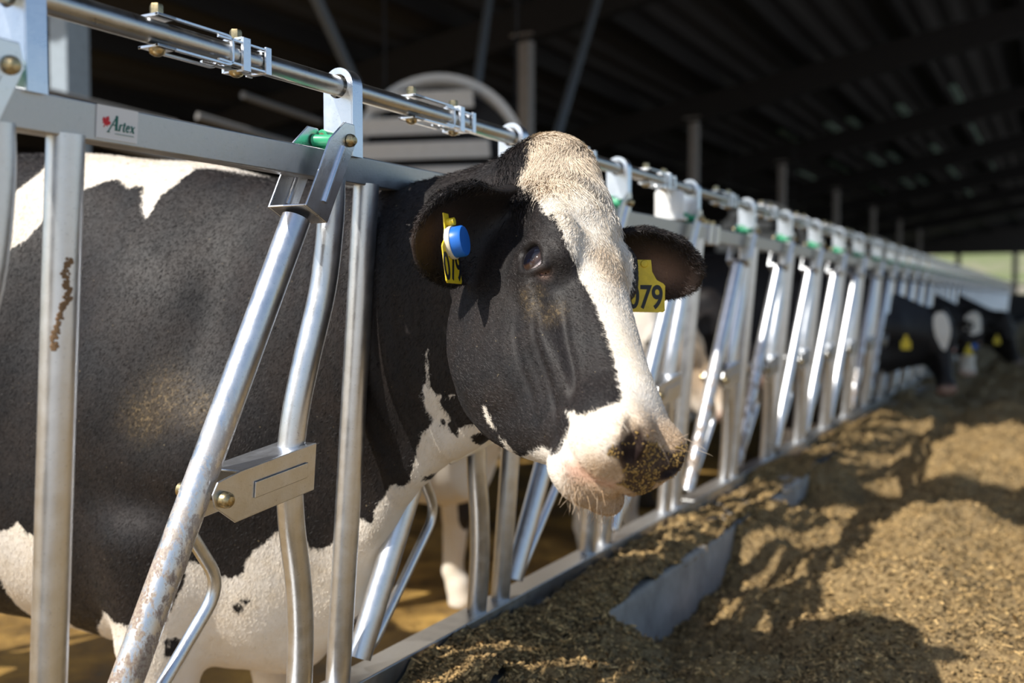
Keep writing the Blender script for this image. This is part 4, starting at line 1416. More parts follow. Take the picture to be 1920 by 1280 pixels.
def tag_plate(w_, h_, neck, nh):
    """outline of a flag tag, hung from the top of its neck at the origin, in x (width), y (up)"""
    pts = [(-neck, 0), (neck, 0), (neck * 1.2, -nh * 0.5), (neck * 1.9, -nh * 0.85), (w_ - 0.003, -nh), (w_, -nh - 0.004), (w_, -h_ + 0.003), (w_ - 0.003, -h_)]
    return pts + [(-x, y) for x, y in reversed(pts[2:])]


far_o = view_pt(1208, 487, 1.702)
T_FAR = frame_mat(far_o, (0.875, 0.48, -0.02), (0.40, -0.9, 0.05))
ft = MB().prism([(x, y, -0.0009) for x, y in tag_plate(0.0365, 0.0895, 0.0115, 0.040)], (0, 0, 0.0018)).build('ear_tag', M['tag_yellow'], cow, smooth=0)
ft.matrix_basis = T_FAR
ft['label'] = 'yellow ear tag numbered 079 on the far ear'
text_mesh('tag_number', '079', 0.056, M['ink'], ft, Matrix.Translation((0.003, -0.0655, 0.0012)) @ Matrix.Diagonal((0.72, 1, 1, 1)), extrude=0.0003, offset=0.0011)
MB().lathe([(0.0065, 0), (0.0055, 0.003), (0, 0.0035)], (0, -0.007, 0.0009), (0, 0, 1), 18).build('tag_stud', M['tag_yellow'], ft)

near_o = view_pt(835, 400, 1.495)
T_NEAR = frame_mat(near_o, 0.30 * CR - 0.95 * CT - 0.02 * CU, 0.95 * CR + 0.30 * CT + 0.14 * CU)
nt_ = MB().prism([(x, y, -0.0009) for x, y in tag_plate(0.032, 0.106, 0.010, 0.048)], (0, 0, 0.0018)).build('ear_tag', M['tag_yellow'], cow, smooth=0)
nt_.matrix_basis = T_NEAR
nt_['label'] = 'yellow ear tag with a blue button on the near ear'
text_mesh('tag_number', '079', 0.058, M['ink'], nt_, Matrix.Translation((0, -0.083, 0.0012)) @ Matrix.Diagonal((0.85, 1, 1, 1)), extrude=0.0003, offset=0.0009)
MB().lathe([(0.024, -0.004), (0.0255, 0.0), (0.0255, 0.003), (0.025, 0.0045)], (0.002, -0.045, 0.004), (0, 0, 1), 30).build('button_rim', M['tag_white'], nt_, smooth=50)
MB().lathe([(0.0235, 0.0), (0.0235, 0.014), (0.022, 0.0165), (0.0, 0.017)], (0.002, -0.045, 0.0085), (0, 0, 1), 30).build('button', M['tag_blue'], nt_, smooth=50)
MB().lathe([(0.006, 0.0), (0.006, 0.012), (0.0, 0.013)], (0, -0.014, 0.001), (0, 0, 1), 16).build('tag_stud', M['tag_yellow'], nt_, smooth=50)

# ---- hair
NV = normals_of(cow_field, VC, 0.004)
LC = w2h(VC)
ax_x, ax_y, ax_z = HR[:, 0], HR[:, 1], HR[:, 2]


def grow(name, n, wgt, flow, length, width, lift, bend=0.5, jitter=0.35, seg=3, extra=None):
    mv, qi = sample_surface(VC, QC, NV, n, wgt)
    P, N = mv(VC), mv(NV)
    N /= np.linalg.norm(N, axis=1)[:, None]
    A = {k: mv(v) for k, v in FLD.items()}
    A['tone'] = rng.random(n) ** 1.4 * 3.0 - 0.75
    if extra:
        extra(A, n)
    l_ = length(P) if callable(length) else length
    return build_hair(name, P - OFFC, N, flow(P, N), l_, width, M['coat'], cow, lift, bend, A, seg, jitter)


towards = np.array(CAMP)
bare = np.clip(1 - FLD['pad'] * 1.5 - FLD['skin'], 0, 1)
eyed = (1 - FLD['nostril']) * sstep(np.linalg.norm(np.stack([LC[:, 0], np.abs(LC[:, 1]), LC[:, 2]], 1) - np.array(EYE), axis=1), 0.034, 0.044)
W_head = is_head * ~is_ear * bare * eyed


def flow_head(P, N):
    l = w2h(P)
    f = -ax_x[None, :] * np.ones((len(P), 1))
    f = f + ax_y[None, :] * (np.sin(l[:, 0] * 30 + l[:, 2] * 20) * 0.4 + np.sign(l[:, 1]) * 0.3)[:, None] - ax_z[None, :] * 0.5
    return f


grow('coat_hair', 200000, W_head, flow_head, 0.0090, 0.00034, 0.34, jitter=0.35, seg=2)
flank = (~is_head) * sstep(-NV[:, 1] + NV[:, 2] * 0.5, -0.1, 0.3) * (VC[:, 0] > -1.25) * (VC[:, 2] > 0.3)
grow('flank_hair', 190000, flank, lambda P, N: N * 0 + np.array([-0.55, 0.0, -0.8]), 0.011, 0.0005, 0.36, jitter=0.35, seg=2, extra=lambda A, n: A.update(tone=A['tone'] * 0.6 - 0.05))
poll = W_head * np.clip(sstep(-LC[:, 0], -0.14, -0.05), 0, 1) * sstep(LC[:, 2], -0.10, -0.04)


def flow_poll(P, N):
    l = w2h(P)
    c = np.sin(l[:, 1] * 55 + 2.5 * np.sin(l[:, 0] * 40)) * 0.7
    return ax_x[None, :] * 1.0 + ax_y[None, :] * (c + l[:, 1] * 5)[:, None] + np.array([0, 0, -0.3])


grow('forelock', 22000, poll, flow_poll, 0.030, 0.00055, 0.42, 0.75, 0.28, 4)
fore = W_head * (FLD['white'] > 0) * sstep(-LC[:, 0], -0.34, -0.22) * sstep(LC[:, 2], -0.05, -0.02)
grow('forehead_hair', 16000, fore, flow_poll, 0.014, 0.00050, 0.30, 0.6, 0.3, 3)


def flow_ear(P, N):
    d0 = np.where((P @ CR)[:, None] < (h2w((0.2, 0, 0)) @ CR), EARS[0]['ax'][None, :], EARS[1]['ax'][None, :])
    return d0


ed = np.zeros(len(VC))
for e in EARS:
    a_ = np.asarray(e['ax']) / np.linalg.norm(e['ax'])
    n_ = np.asarray(e['nrm']) - a_ * (np.asarray(e['nrm']) @ a_)
    b_ = np.cross(n_ / np.linalg.norm(n_), a_)
    q_ = VC - np.asarray(e['base'])
    k_ = is_ear & (np.linalg.norm(q_ - a_ * 0.09, axis=1) < 0.2)
    ed = np.maximum(ed, k_ * sstep(np.abs(q_ @ b_) / e['W'] + 0.5 * sstep(q_ @ a_, 0.10, 0.20), 0.55, 0.95))
grow('ear_fringe', 12000, ed + 0.03 * is_ear, flow_ear, 0.0105, 0.0004, 0.55, 0.3, 0.5, 3)
grow('ear_hair', 14000, is_ear * 1.0, flow_ear, 0.0075, 0.0004, 0.22, 0.5, 0.35, 3)
low = W_head * sstep(FLD['tan'], 0.3, 0.6) * sstep(LC[:, 0], 0.43, 0.47)


def tan(A, n):
    A['white'] = np.full(n, 0.05)
    A['tan'] = np.clip(A['tan'] + rng.uniform(-0.2, 0.35, n), 0, 1)


grow('muzzle_fuzz', 14000, low, lambda P, N: N * 0 + ax_x * 0.6 - ax_z * 0.6 + np.array([0, 0, -0.3]), 0.0065, 0.00038, 0.5, 0.5, 0.7, 3, tan)
chin = low * sstep(-LC[:, 2], 0.112, 0.135)
grow('chin_fuzz', 9000, chin, lambda P, N: N * 0 + ax_x * 0.5 - ax_z * 0.5 + np.array([0, 0, -0.5]), 0.008, 0.0004, 0.5, 0.5, 0.6, 3, tan)
grow('chin_whiskers', 170, chin, lambda P, N: N * 0 + ax_x * 0.4 - ax_z * 0.4 + np.array([0, 0, -0.8]), 0.030, 0.00036, 0.85, 0.35, 0.5, 5, tan)
grow('nose_whiskers', 36, W_head * sstep(LC[:, 0], 0.48, 0.53) * sstep(LC[:, 2], -0.07, -0.04), lambda P, N: N * 0 + ax_x + ax_z * 0.3, 0.04, 0.00035, 0.8, 0.4, 0.6, 5, tan)
back = (~is_head) * sstep(NV[:, 2], 0.75, 0.95) * (VC[:, 0] > -1.5) * sstep(VC[:, 2], 1.40, 1.44)
grow('back_hair', 14000, back, lambda P, N: N * 0 + np.array([-0.9, -0.1, -0.1]), 0.018, 0.0005, 0.4, 0.4, 0.6, 3)

# feed crumbs stuck to the muzzle
cr = MB()
mv, qi = sample_surface(VC, QC, NV, 560, FLD['pad'] * is_head * (1 - np.minimum(1, FLD['nostril'] * 1.5)) + 1e-9)
for p, nrm in zip(mv(VC), mv(NV)):
    R_ = Matrix.Rotation(random.uniform(0, 6.28), 3, Vector(nrm).normalized()) @ Vector(nrm).to_track_quat('Z', 'Y').to_matrix()
    a, b_ = random.uniform(0.0006, 0.0021), random.uniform(0.0004, 0.0008)
    cr.box((-a, -b_, -0.0003), (a, b_, 0.0011), R_, Vector(p) - Vector(OFFC) + Vector(nrm) * 0.0006)
co_ = cr.build('feed_crumbs', simple('dry_feed_crumb', (0.34, 0.22, 0.07), 0.8, var=0.5, vscale=200), cow, smooth=0)
co_['kind'] = 'stuff'
# ------------------------------------------------------------------ silage heaped along the kerb
_lat = rng.random((256, 256))


def vnoise(x, y):
    xi, yi = np.floor(x).astype(int), np.floor(y).astype(int)
    fx, fy = x - xi, y - yi
    fx, fy = fx * fx * (3 - 2 * fx), fy * fy * (3 - 2 * fy)
    g = lambda a, b: _lat[a % 256, b % 256]
    return (g(xi, yi) * (1 - fx) * (1 - fy) + g(xi + 1, yi) * fx * (1 - fy) + g(xi, yi + 1) * (1 - fx) * fy + g(xi + 1, yi + 1) * fx * fy) - 0.5


def feed_h(x, y):
    open_ = sstep(y, 2.15, 2.35) * (1 - sstep(y, 3.05, 3.3))           # stretch where the kerb's face shows
    open2 = sstep(y, 3.7, 3.9) * (1 - sstep(y, 4.2, 4.4)) * 0.6
    op = np.maximum(open_, open2)
    base = 0.33 + 0.07 * sstep(x, 0.25, 0.75) + 0.05 * sstep(y, 5.0, 8.0) - 0.05 * sstep(x, 1.2, 2.2)
    near = (0.455 - 0.175 * op) * (1 - sstep(x, 0.19, 0.42)) + base * sstep(x, 0.19, 0.42)
    h = near + 0.10 * vnoise(x * 2.6 + 7, y * 2.2) * sstep(x, 0.2, 0.5) + 0.13 * vnoise(x * 6 + 3 + y, y * 6 - x * 2) * sstep(x, 0.15, 0.4) * (1 - 0.5 * sstep(x, 0.8, 1.1))
    h = h + 0.034 * vnoise(x * 17, y * 17) + 0.022 * vnoise(x * 43, y * 43) + 0.013 * vnoise(x * 95, y * 95)
    h = np.maximum(h, (0.447 + 0.03 * vnoise(x * 30, y * 30) + 0.02 * vnoise(x * 80, y * 80)) * (1 - sstep(y, 1.9, 2.1)) * (1 - sstep(x, 0.24, 0.5)))
    top = 0.450 + 0.055 * np.maximum(vnoise(x * 9 + 20, y * 4.2) + 0.12, 0) * 1.6 + 0.03 * vnoise(x * 30, y * 30) + 0.012 * vnoise(x * 90, y * 90)
    top = top - 0.03 * sstep(x, 0.14, 0.174) * np.maximum(open_, open2)
    top = np.maximum(top, 0.458 * (1 - sstep(y, 1.9, 2.1)))
    return np.where(x < 0.1745, np.maximum(top, np.where(x > 0.12, np.minimum(h, 0.46) * (1 - np.maximum(open_, open2)), 0)), h)


gx = np.concatenate([np.linspace(0.004, 0.174, 22), np.linspace(0.1755, 0.9, 92), np.linspace(0.91, 2.2, 90)[0:], np.linspace(2.25, 6.0, 30)])
gy = np.concatenate([np.linspace(-0.5, 1.3, 50), np.linspace(1.31, 4.6, 330), np.linspace(4.62, 8, 150), np.linspace(8.05, 18, 130), np.linspace(18.5, 50, 60)])
GX, GY = np.meshgrid(gx, gy, indexing='ij')
GZ = feed_h(GX.ravel(), GY.ravel()).reshape(GX.shape)
edge = sstep(GX, 2.2, 5.5)
GZ = GZ * (1 - edge) + 0.11 * edge
FV = np.stack([GX, GY, GZ], -1).reshape(-1, 3)
ni, nj = GX.shape
ii = (np.arange(ni - 1)[:, None] * nj + np.arange(nj - 1)[None, :]).ravel()
FQ = np.stack([ii, ii + nj, ii + nj + 1, ii + 1], 1)
FQ = FQ[(ii // nj) != 21]                       # the kerb's own face shows between the two heaps
silage = mesh_np('silage', FV, FQ, M['silage'])


def set_col(o, name, c):
    a = o.data.attributes.new(name, 'FLOAT_COLOR', 'POINT')
    a.data.foreach_set('color', np.concatenate([c, np.ones((len(c), 1))], 1).astype(F4).ravel())


def tints(n):
    t = rng.uniform(0.55, 1.25, n)[:, None] * np.ones((n, 3))
    t[:, 2] *= rng.uniform(0.75, 1.1, n)
    return t


set_col(silage, 'tint', np.full((len(FV), 3), 0.85))
tag(silage, 'heap of chopped yellow brown silage along the kerb in front of the cows', 'silage', kind='stuff')
nb_ = 130000
u = rng.random(nb_)
by = 1.2 + 5.7 * u ** 1.45
bx = np.where(rng.random(nb_) < 0.2, rng.uniform(0.01, 0.2, nb_), rng.uniform(0.17, 1.75, nb_) ** 1.0)
bz = feed_h(bx, by)
an = rng.uniform(0, 2 * PI, nb_)
tl = rng.normal(0, 0.35, nb_)
ln = rng.uniform(0.0025, 0.0085, nb_) * np.where(rng.random(nb_) < 0.04, 2.2, 1)
wd_ = rng.uniform(0.0010, 0.0036, nb_)
D = np.stack([np.cos(an) * np.cos(tl), np.sin(an) * np.cos(tl), np.sin(tl)], 1)
Wv = np.stack([-np.sin(an), np.cos(an), rng.normal(0, 0.5, nb_)], 1)
Wv /= np.linalg.norm(Wv, axis=1)[:, None]
Nn = np.cross(D, Wv)
Pc = np.stack([bx, by, bz + 0.0015 + 0.6 * np.abs(np.sin(tl)) * ln], 1)
c0_, c1_ = Pc - D * ln[:, None], Pc + D * ln[:, None]
wv = Wv * wd_[:, None]
mid = Pc + Nn * (wd_ * 0.9)[:, None]
V6 = np.stack([c0_ - wv, c0_ + Nn * (wd_ * 0.9)[:, None], c0_ + wv, c1_ - wv, c1_ + Nn * (wd_ * 0.9)[:, None], c1_ + wv], 1)
o6 = (np.arange(nb_) * 6)[:, None]
Q6 = np.concatenate([o6 + np.array([0, 3, 4, 1]), o6 + np.array([1, 4, 5, 2])])
bits = mesh_np('chopped_stalks', V6.reshape(-1, 3), Q6, M['silage'], silage, smooth=False)
tc = (0.35 + 2.0 * rng.random(nb_) ** 1.3)[:, None] * np.array([1.0, 0.97, 0.90])
tc[rng.random(nb_) < 0.12] *= 0.4
set_col(bits, 'tint', np.repeat(np.clip(tc, 0, 2.2), 6, 0))
bits['kind'] = 'stuff'

# ------------------------------------------------------------------ columns, fans, braces and the lamp of the barn
COL_LAB = ['blue grey square steel column at the sunlit gable end behind the sticker', 'grey steel column rising behind the big drum fan',
           'grey steel column behind the white canister', 'dim grey steel column before the second fan', 'dim steel column deep in the shade',
           'faint steel column beyond the third fan', 'faint steel column near the far opening', 'last faint steel column before the far wall']
for j, y in enumerate(COLY):
    x = -4.4
    w_ = 0.07 if j else 0.085
    zt = roof_z(x) - 0.60
    mb = MB().box((x - w_, y - w_, FLOOR), (x + w_, y + w_, zt))
    root = empty('steel_column', (x, y, FLOOR))
    o = mb.build('shaft', M['steel_blue'] if j == 0 else M['steel_grey'], None, smooth=0, bevel=0.008)
    o.parent = root
    o.location = (-x, -y, -FLOOR)
    bp = MB().box((-0.16, -0.16, 0), (0.16, 0.16, 0.02)).build('base_plate', M['steel_grey'], root, smooth=0)
    cp = MB().box((-0.14, -0.14, zt - FLOOR - 0.02), (0.14, 0.14, zt - FLOOR)).build('cap_plate', M['steel_grey'], root, smooth=0)
    tag(root, COL_LAB[j], 'column', 'steel columns down the barn')


def fan(loc, label, rz=0.0):
    """barrel fan with a louvred shutter, its mouth turned to the feed alley end"""
    root = empty('barn_fan', loc, rz)
    R0, L = 0.70, 0.62
    n = 48
    hs = MB()
    vs, fs = [], []
    for (yy, r_) in ((-L / 2, R0 + 0.03), (-L / 2 + 0.05, R0), (L / 2, R0 - 0.04), (L / 2, R0 - 0.09), (-L / 2 + 0.05, R0 - 0.05), (-L / 2, R0 - 0.02)):
        for k in range(n):
            a = 2 * PI * k / n
            vs.append((r_ * math.cos(a), yy, r_ * math.sin(a)))
    for i in range(6):
        for k in range(n):
            k2 = (k + 1) % n
            i2 = (i + 1) % 6
            fs.append((i * n + k, i * n + k2, i2 * n + k2, i2 * n + k))
    hs.add(vs, fs)
    hs.build('housing', M['fan_grey'], root, smooth=50)
    for k in range(7):
        z = -0.62 + k * 0.19
        half = math.sqrt(max(0.01, 0.72 ** 2 - z * z))
        Rx = Matrix.Rotation(math.radians(22), 3, 'X')
        MB().box((-half - 0.04, -0.010, -0.066), (half * (0.62 if k > 5 else 0.25 if k == 5 else 0.62), 0.010, 0.066), Rx, (0, -L / 2 - 0.05, z)).build('louvre', M['fan_grey'], root, smooth=0, bevel=0.006)
    MB().lathe([(0.0, 0.0), (R0 - 0.06, 0.0), (R0 - 0.06, 0.004), (0.0, 0.004)], (0, -L / 2 + 0.10, 0), (0, 1, 0), 40).build('shade_disc', M['steel_dark'], root)  # added dark disc, stands in for the shade in the louvre gaps
    MB().lathe([(0.0, -0.1), (0.11, -0.1), (0.12, 0.0), (0.11, 0.12), (0.0, 0.12)], (0, 0.05, 0), (0, 1, 0), 20).build('motor', M['steel_dark'], root)
    for k in range(6):
        a = k * PI / 3
        Ry = Matrix.Rotation(a, 3, 'Y')
        bl = MB()
        bl.prism([tuple(Ry @ Vector(p)) for p in ((0.10, 0.03, -0.05), (0.64, 0.05, -0.12), (0.66, 0.0, 0.10), (0.10, -0.01, 0.05))], (0, 0.006, 0))
        bl.build('blade', M['steel_dark'], root, smooth=0)
    zr = roof_z(loc[0]) - 0.03 - loc[2]
    for sx in (-0.55, 0.55):
        MB().tube([(sx, 0.1, 0.50), (sx, 0.1, zr)], 0.012, 8).build('hanging_rod', M['steel_dark'], root)
    tag(root, label, 'fan', 'barrel fans hung in the barn')
    return root


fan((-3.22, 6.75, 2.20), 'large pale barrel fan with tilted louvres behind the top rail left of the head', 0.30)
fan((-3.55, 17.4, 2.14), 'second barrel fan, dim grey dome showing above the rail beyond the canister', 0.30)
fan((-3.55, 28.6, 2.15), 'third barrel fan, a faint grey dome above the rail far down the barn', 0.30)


def bar(name, a, b, r, m, label, cat, group=None):
    o = MB().tube([a, b], r, 12).build(name, m)
    tag(o, label, cat, group)
    return o


bp_ = lambda x, y, d: tuple(view_pt(x, y, d))
bar('roof_brace', bp_(575, -40, 7.4), bp_(680, 185, 8.4), 0.045, M['brace'], 'slanting blue grey pipe brace above the first strap hook', 'brace', 'slanting pipe braces under the roof')
bar('roof_brace', bp_(920, -30, 9.5), bp_(893, 170, 9.0), 0.040, M['brace'], 'thin upright pipe brace meeting the dome of the big fan', 'brace', 'slanting pipe braces under the roof')
bar('roof_brace', bp_(1128, -30, 10.6), bp_(1035, 285, 9.6), 0.045, M['brace'], 'slanting pipe brace just right of the nearest grey column', 'brace', 'slanting pipe braces under the roof')
for (xa, ya, xb, yb, d, lb) in ((370, 217, 620, 292, 6.0, 'upper sunlit stall rail behind the maker sticker panel'), (455, 178, 600, 228, 6.6, 'short sunlit stall rail just left of the first strap hook'),
                                (150, 255, 520, 345, 5.2, 'low sunlit stall rail right above the back of the cow'), (60, 165, 330, 232, 5.6, 'stall rail crossing behind the blue grey column')):
    bar('stall_rail', bp_(xa, ya, d), bp_(xb, yb, d * 1.12), 0.024, M['rail_dull'], lb, 'rail', 'stall rails behind the cow')

hl = empty('bay_lamp', view_pt(1730, 88, 16.0))
MB().lathe([(0.05, 0.16), (0.08, 0.12), (0.20, 0.0), (0.205, -0.01), (0.0, -0.012)], (0, 0, 0), (0, 0, 1), 24).build('lamp_shade', simple('lamp_shade_grey', (0.6, 0.58, 0.55), 0.5), hl)
MB().tube([(0, 0, 0.14), (0, 0, 0.9)], 0.012, 8).build('lamp_cord', M['steel_dark'], hl)
tag(hl, 'small unlit bay lamp with a flared shade hanging under the dark roof', 'lamp')
# ------------------------------------------------------------------ the other cows
def make_cow(label, poll, hx, hz, wx, by, paint, h=0.016, tags=(), stride=(-0.05, 0.05)):
    """a cow with its poll at the given point; hx: towards the muzzle, hz: out of the forehead; withers at x = wx, body line at y = by"""
    hx = np.asarray(hx, float)
    hx /= np.linalg.norm(hx)
    hz = np.asarray(hz, float)
    hz -= hx * (hx @ hz)
    hz /= np.linalg.norm(hz)
    H = np.stack([hx, np.cross(hz, hx), hz], 1)
    Hf = H.astype(F4)
    o = np.asarray(poll, float)
    sc = 1.04
    hw_ = lambda q: o + H @ (np.asarray(q, float) * sc)
    sx = wx + 0.6
    st = [list(r) for r in BODY_ST if r[0] <= -0.3]
    for r in st:
        r[0] += sx
        r[6] = by + (r[6] - 1.61)
    st.append([sx - 0.22, 1.38, 0.62, 0.17, 2.0, 0, by])
    st.append([sx - 0.16, 1.28, 0.75, 0.10, 2.0, 0, by])
    y_at = lambda x: by
    ears = [dict(base=hw_((0.09, s * 0.075, -0.085)), ax=H @ np.array([-0.10, s * 0.95, -0.18]), nrm=H @ np.array([0.55, s * 0.25, 0.75]), L=0.19, W=0.062, cup=4.0) for s in (-1, 1)]

    def field(p):
        x, y, z = p[:, 0], p[:, 1], p[:, 2]
        d = loft(x, y, z, st)
        for s in (-1, 1):
            q = lambda xx, of, zz: (xx + sx, by + s * of, zz)
            d = smin(d, ell(p, q(-0.5, 0.2, 0.98), (0.20, 0.08, 0.36)), 0.1)
            d = smin(d, ell(p, q(-0.5, 0.19, 0.72), (0.16, 0.085, 0.17)), 0.06)
            a = stride[0] if s < 0 else stride[1]
            d = smin(d, chain(p, [q(-0.49 + a, 0.19, 0.72), q(-0.50 + a, 0.18, 0.50), q(-0.485 + a, 0.18, 0.32), q(-0.50 + a, 0.175, 0.09), q(-0.47 + a, 0.175, 0.03), q(-0.455 + a, 0.175, -0.03)],
                              [0.115, 0.085, 0.055, 0.040, 0.048, 0.057], 0.02), 0.045)
            d = smin(d, ell(p, (-2.10 + sx, by - 0.1 + s * 0.19, 0.95), (0.24, 0.12, 0.34)), 0.09)
            d = smin(d, chain(p, [(-1.98 + sx, by - 0.1 + s * 0.22, 0.80), (-2.22 + sx, by - 0.1 + s * 0.19, 0.58), (-2.34 + sx, by - 0.1 + s * 0.17, 0.47), (-2.30 + sx, by - 0.1 + s * 0.17, 0.09),
                                  (-2.245 + sx, by - 0.1 + s * 0.17, -0.03)], [0.13, 0.085, 0.058, 0.042, 0.057], 0.02), 0.05)
        d = smin(d, ell(p, (-1.93 + sx, by - 0.1, 0.55), (0.22, 0.18, 0.15)), 0.07)
        d = smin(d, chain(p, [(-2.42 + sx, by - 0.15, 1.46), (-2.50 + sx, by - 0.15, 1.25), (-2.50 + sx, by - 0.15, 0.6)], [0.04, 0.03, 0.03], 0.02), 0.03)
        n0, n1, n2 = np.array([sx - 0.45, by, 1.30]), np.array([sx - 0.32, by, 1.02]), np.array([sx - 0.30, by, 0.75])
        e0, e1, e2 = hw_((0.05, 0, -0.12)), hw_((0.12, 0, -0.16)), hw_((0.20, 0, -0.22))
        for a, b, ra, rb in ((n0, e0, 0.17, 0.10), (n1, e1, 0.22, 0.12), (n2, e2, 0.18, 0.09)):
            d = smin(d, chain(p, [a, (a + b) / 2 + np.array([0, 0, 0.02]), b], [ra, (ra + rb) / 2, rb], 0.03), 0.08)
        q = (p - o.astype(F4)) @ Hf / F4(sc)
        r = np.sqrt(((p - hw_((0.27, 0, -0.1)).astype(F4)) ** 2).sum(1))
        m = r < 0.6
        dh = np.maximum(r - 0.42, 0.1).astype(F4)
        if m.any():
            hh = head_field(q[m]) * sc
            for e in ears:
                hh = smin(hh, ear_field(p[m], **e), 0.02)
            dh[m] = hh
        return smin(d, dh, 0.05)
    lo = np.array([sx - 2.6, min(by - 0.55, o[1] - 0.65), -0.09])
    hi = np.array([max(o[0], hw_((0.6, 0, 0))[0]) + 0.35, max(by + 0.45, o[1] + 0.65), max(1.66, o[2] + 0.15)])
    V, Q = sdf_mesh(field, lo, hi, h, relax=2)
    V[:, 2] = np.maximum(V[:, 2], FLOOR + 0.001)
    root = empty('cow', (wx, by, FLOOR))
    off = np.array([wx, by, FLOOR])
    b = mesh_np('body', V - off, Q, M['coat'], root)
    L = (V - o) @ H / sc
    nh = np.linalg.norm(L - np.array([0.27, 0, -0.1]), axis=1) < 0.42
    de = np.minimum(ear_field(V.astype(F4), **ears[0]), ear_field(V.astype(F4), **ears[1])) < 0.012
    W = paint(V, L, nh & (L[:, 0] > -0.02))
    W[de] = np.minimum(W[de], -0.03)
    set_attr(b, 'white', np.clip(W, -0.06, 0.06))
    hd = nh & (L[:, 0] > 0.3)
    set_attr(b, 'skin', hd * sstep(L[:, 0], 0.485, 0.525) * 0.7)
    set_attr(b, 'dirt', np.clip((0.5 - V[:, 2]) * 0.8, 0, 0.35))
    for s in (-1, 1):
        rr = EYE_R * sc * 1.02
        prof = [(rr * math.sin(a), -rr * math.cos(a)) for a in np.linspace(0.02, PI - 0.02, 12)]
        e = MB().lathe(prof, (0, 0, 0), (0, 0, 1), 16).build('eye', M['eye'], root, smooth=180)
        g = Vector(H @ np.array([-0.1, s * 0.95, 0.1]))
        e.matrix_basis = Matrix.Translation(Vector(hw_((EYE[0], s * EYE[1], EYE[2])) - off)) @ g.to_track_quat('Z', 'Y').to_matrix().to_4x4()
    for (pos, blue) in tags:
        t = MB().prism([(x, y, -0.001) for x, y in tag_plate(0.034, 0.10, 0.011, 0.044)], (0, 0, 0.002)).build('ear_tag', M['tag_yellow'], root, smooth=0)
        t.matrix_basis = Matrix.Translation(Vector(pos) - Vector(off)) @ Matrix.Rotation(0.35, 4, 'Z') @ FACE_Y
        if blue:
            MB().lathe([(0.024, 0.0), (0.024, 0.014), (0.0, 0.016)], (0.045, -0.02, 0.003), (0, 0, 1), 20).build('button', M['tag_blue'], t, smooth=50)
    tag(root, label, 'cow', None)
    return root


FACE_Y = Matrix(((1, 0, 0, 0), (0, 0, -1, 0), (0, 1, 0, 0), (0, 0, 0, 1)))      # plate faces -y (down the feed alley)


def sph(P, c, r, s=(1, 1, 1)):
    return r - np.sqrt((((P - np.asarray(c)) * np.asarray(s)) ** 2).sum(1))


def paint_heart(V, L, hd):
    W = np.full(len(V), -0.05)
    w_ = np.interp(L[:, 0], [-0.02, 0.03, 0.10, 0.16, 0.24, 0.30], [0.02, 0.055, 0.062, 0.050, 0.018, -0.03])
    W[hd] = (np.minimum(w_ - np.abs(L[:, 1]), L[:, 2] + 0.07))[hd]
    return np.maximum(W, 0.30 - V[:, 2])


def paint_wide(V, L, hd):
    W = np.full(len(V), -0.05)
    up_ = np.minimum(np.interp(L[:, 0], [-0.02, 0.02, 0.15, 0.20], [0.03, 0.07, 0.075, -0.02]) - np.abs(L[:, 1]), L[:, 2] + 0.09)
    W[hd] = np.maximum(up_, (L[:, 0] - 0.36) * 0.6)[hd]
    return np.maximum(W, 0.35 - V[:, 2])


def paint_black(V, L, hd):
    return np.full(len(V), -0.05) + 0 * V[:, 0]


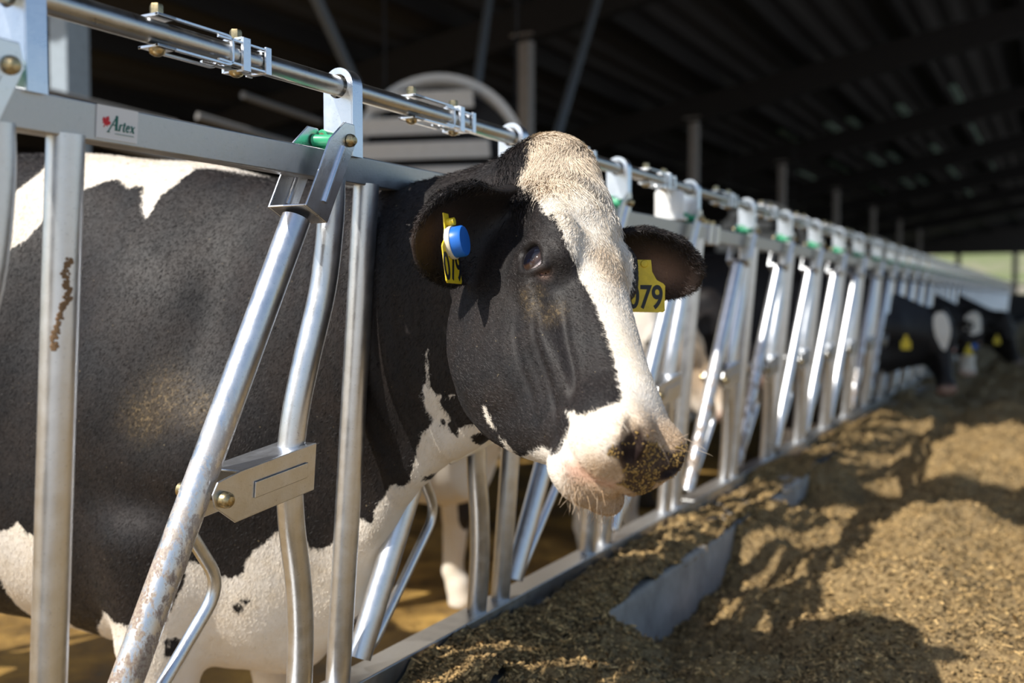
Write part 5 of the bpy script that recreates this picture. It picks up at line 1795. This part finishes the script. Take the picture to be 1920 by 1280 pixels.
def paint_white(V, L, hd):
    W = np.full(len(V), 0.06)
    for c, r, s in (((-1.9, 3.55, 1.2), 0.34, (0.8, 0.2, 1)), ((-1.14, 3.3, 0.66), 0.09, (1.1, 0.4, 0.55)), ((-2.7, 3.5, 1.2), 0.3, (1, 0.2, 0.8)), ((-0.98, 3.42, 0.36), 0.045, (1.3, 0.6, 0.4))):
        W = np.minimum(W, -sph(V, c, r, s))
    br = np.abs(L[:, 1] - 0.02) - 0.05
    W = np.where(hd & (L[:, 0] > 0.12) & (L[:, 0] < 0.36), np.minimum(W, br + 0.02), W)
    return W


def paint_brown_face(V, L, hd):
    W = np.full(len(V), 0.06)
    W = np.minimum(W, -sph(V, (-2.3, 4.3, 1.2), 0.4, (0.9, 0.2, 1)))
    return W


pa = np.array(view_pt(1762, 590, 7.2))
make_cow('black cow with a heart-shaped white blaze eating silage beyond the sunlit posts', pa, (0.16, -0.25, -0.95), (0.30, -0.92, 0.25), -0.62, 7.2, paint_heart, tags=((view_pt(1699, 628, 6.95), False),))
pb_ = np.array(view_pt(1826, 590, 9.3))
make_cow('black cow with a broad white forehead and white muzzle eating behind the heart-blazed cow', pb_, (-0.02, -0.20, -0.97), (0.35, -0.90, 0.2), -0.62, 10.2, paint_wide, h=0.02,
         tags=((view_pt(1817, 645, 9.05), True),))
pc = np.array(view_pt(1888, 594, 11.2))
make_cow('all black cow eating in the shade, third of the feeding heads', pc, (0.30, 0.1, -0.95), (0.75, -0.6, 0.3), -0.62, 12.65, paint_black, h=0.022, tags=((view_pt(1870, 628, 10.9), False),))
make_cow('mostly white cow standing behind the bars just beyond the big cow, spotted foreleg', (-0.44, 3.16, 1.20), (0.50, 0.05, -0.86), (0.85, -0.1, 0.5), -1.16, 3.25, paint_white, h=0.014, stride=(-0.30, 0.0))
make_cow('black cow with a pink muzzle behind the bars of the second panel', (-0.62, 5.50, 1.22), (0.60, 0.20, -0.76), (0.7, -0.1, 0.6), -1.25, 5.42, paint_black, h=0.016)
wc = make_cow('white cow with a tan face behind the bars beside the big nose', (-0.52, 4.62, 1.16), (0.48, 0.12, -0.86), (0.85, -0.1, 0.5), -0.98, 4.58, paint_brown_face, h=0.016)
b_ = wc.children[0]
me_ = b_.data
cv = np.zeros(len(me_.vertices) * 3, F4)
me_.vertices.foreach_get('co', cv)
cv = cv.reshape(-1, 3) + np.array(wc.location)
set_attr(b_, 'tan', 0.85 * np.exp(-(np.linalg.norm(cv - np.array([-0.33, 4.6, 0.90]), axis=1) / 0.22) ** 4))
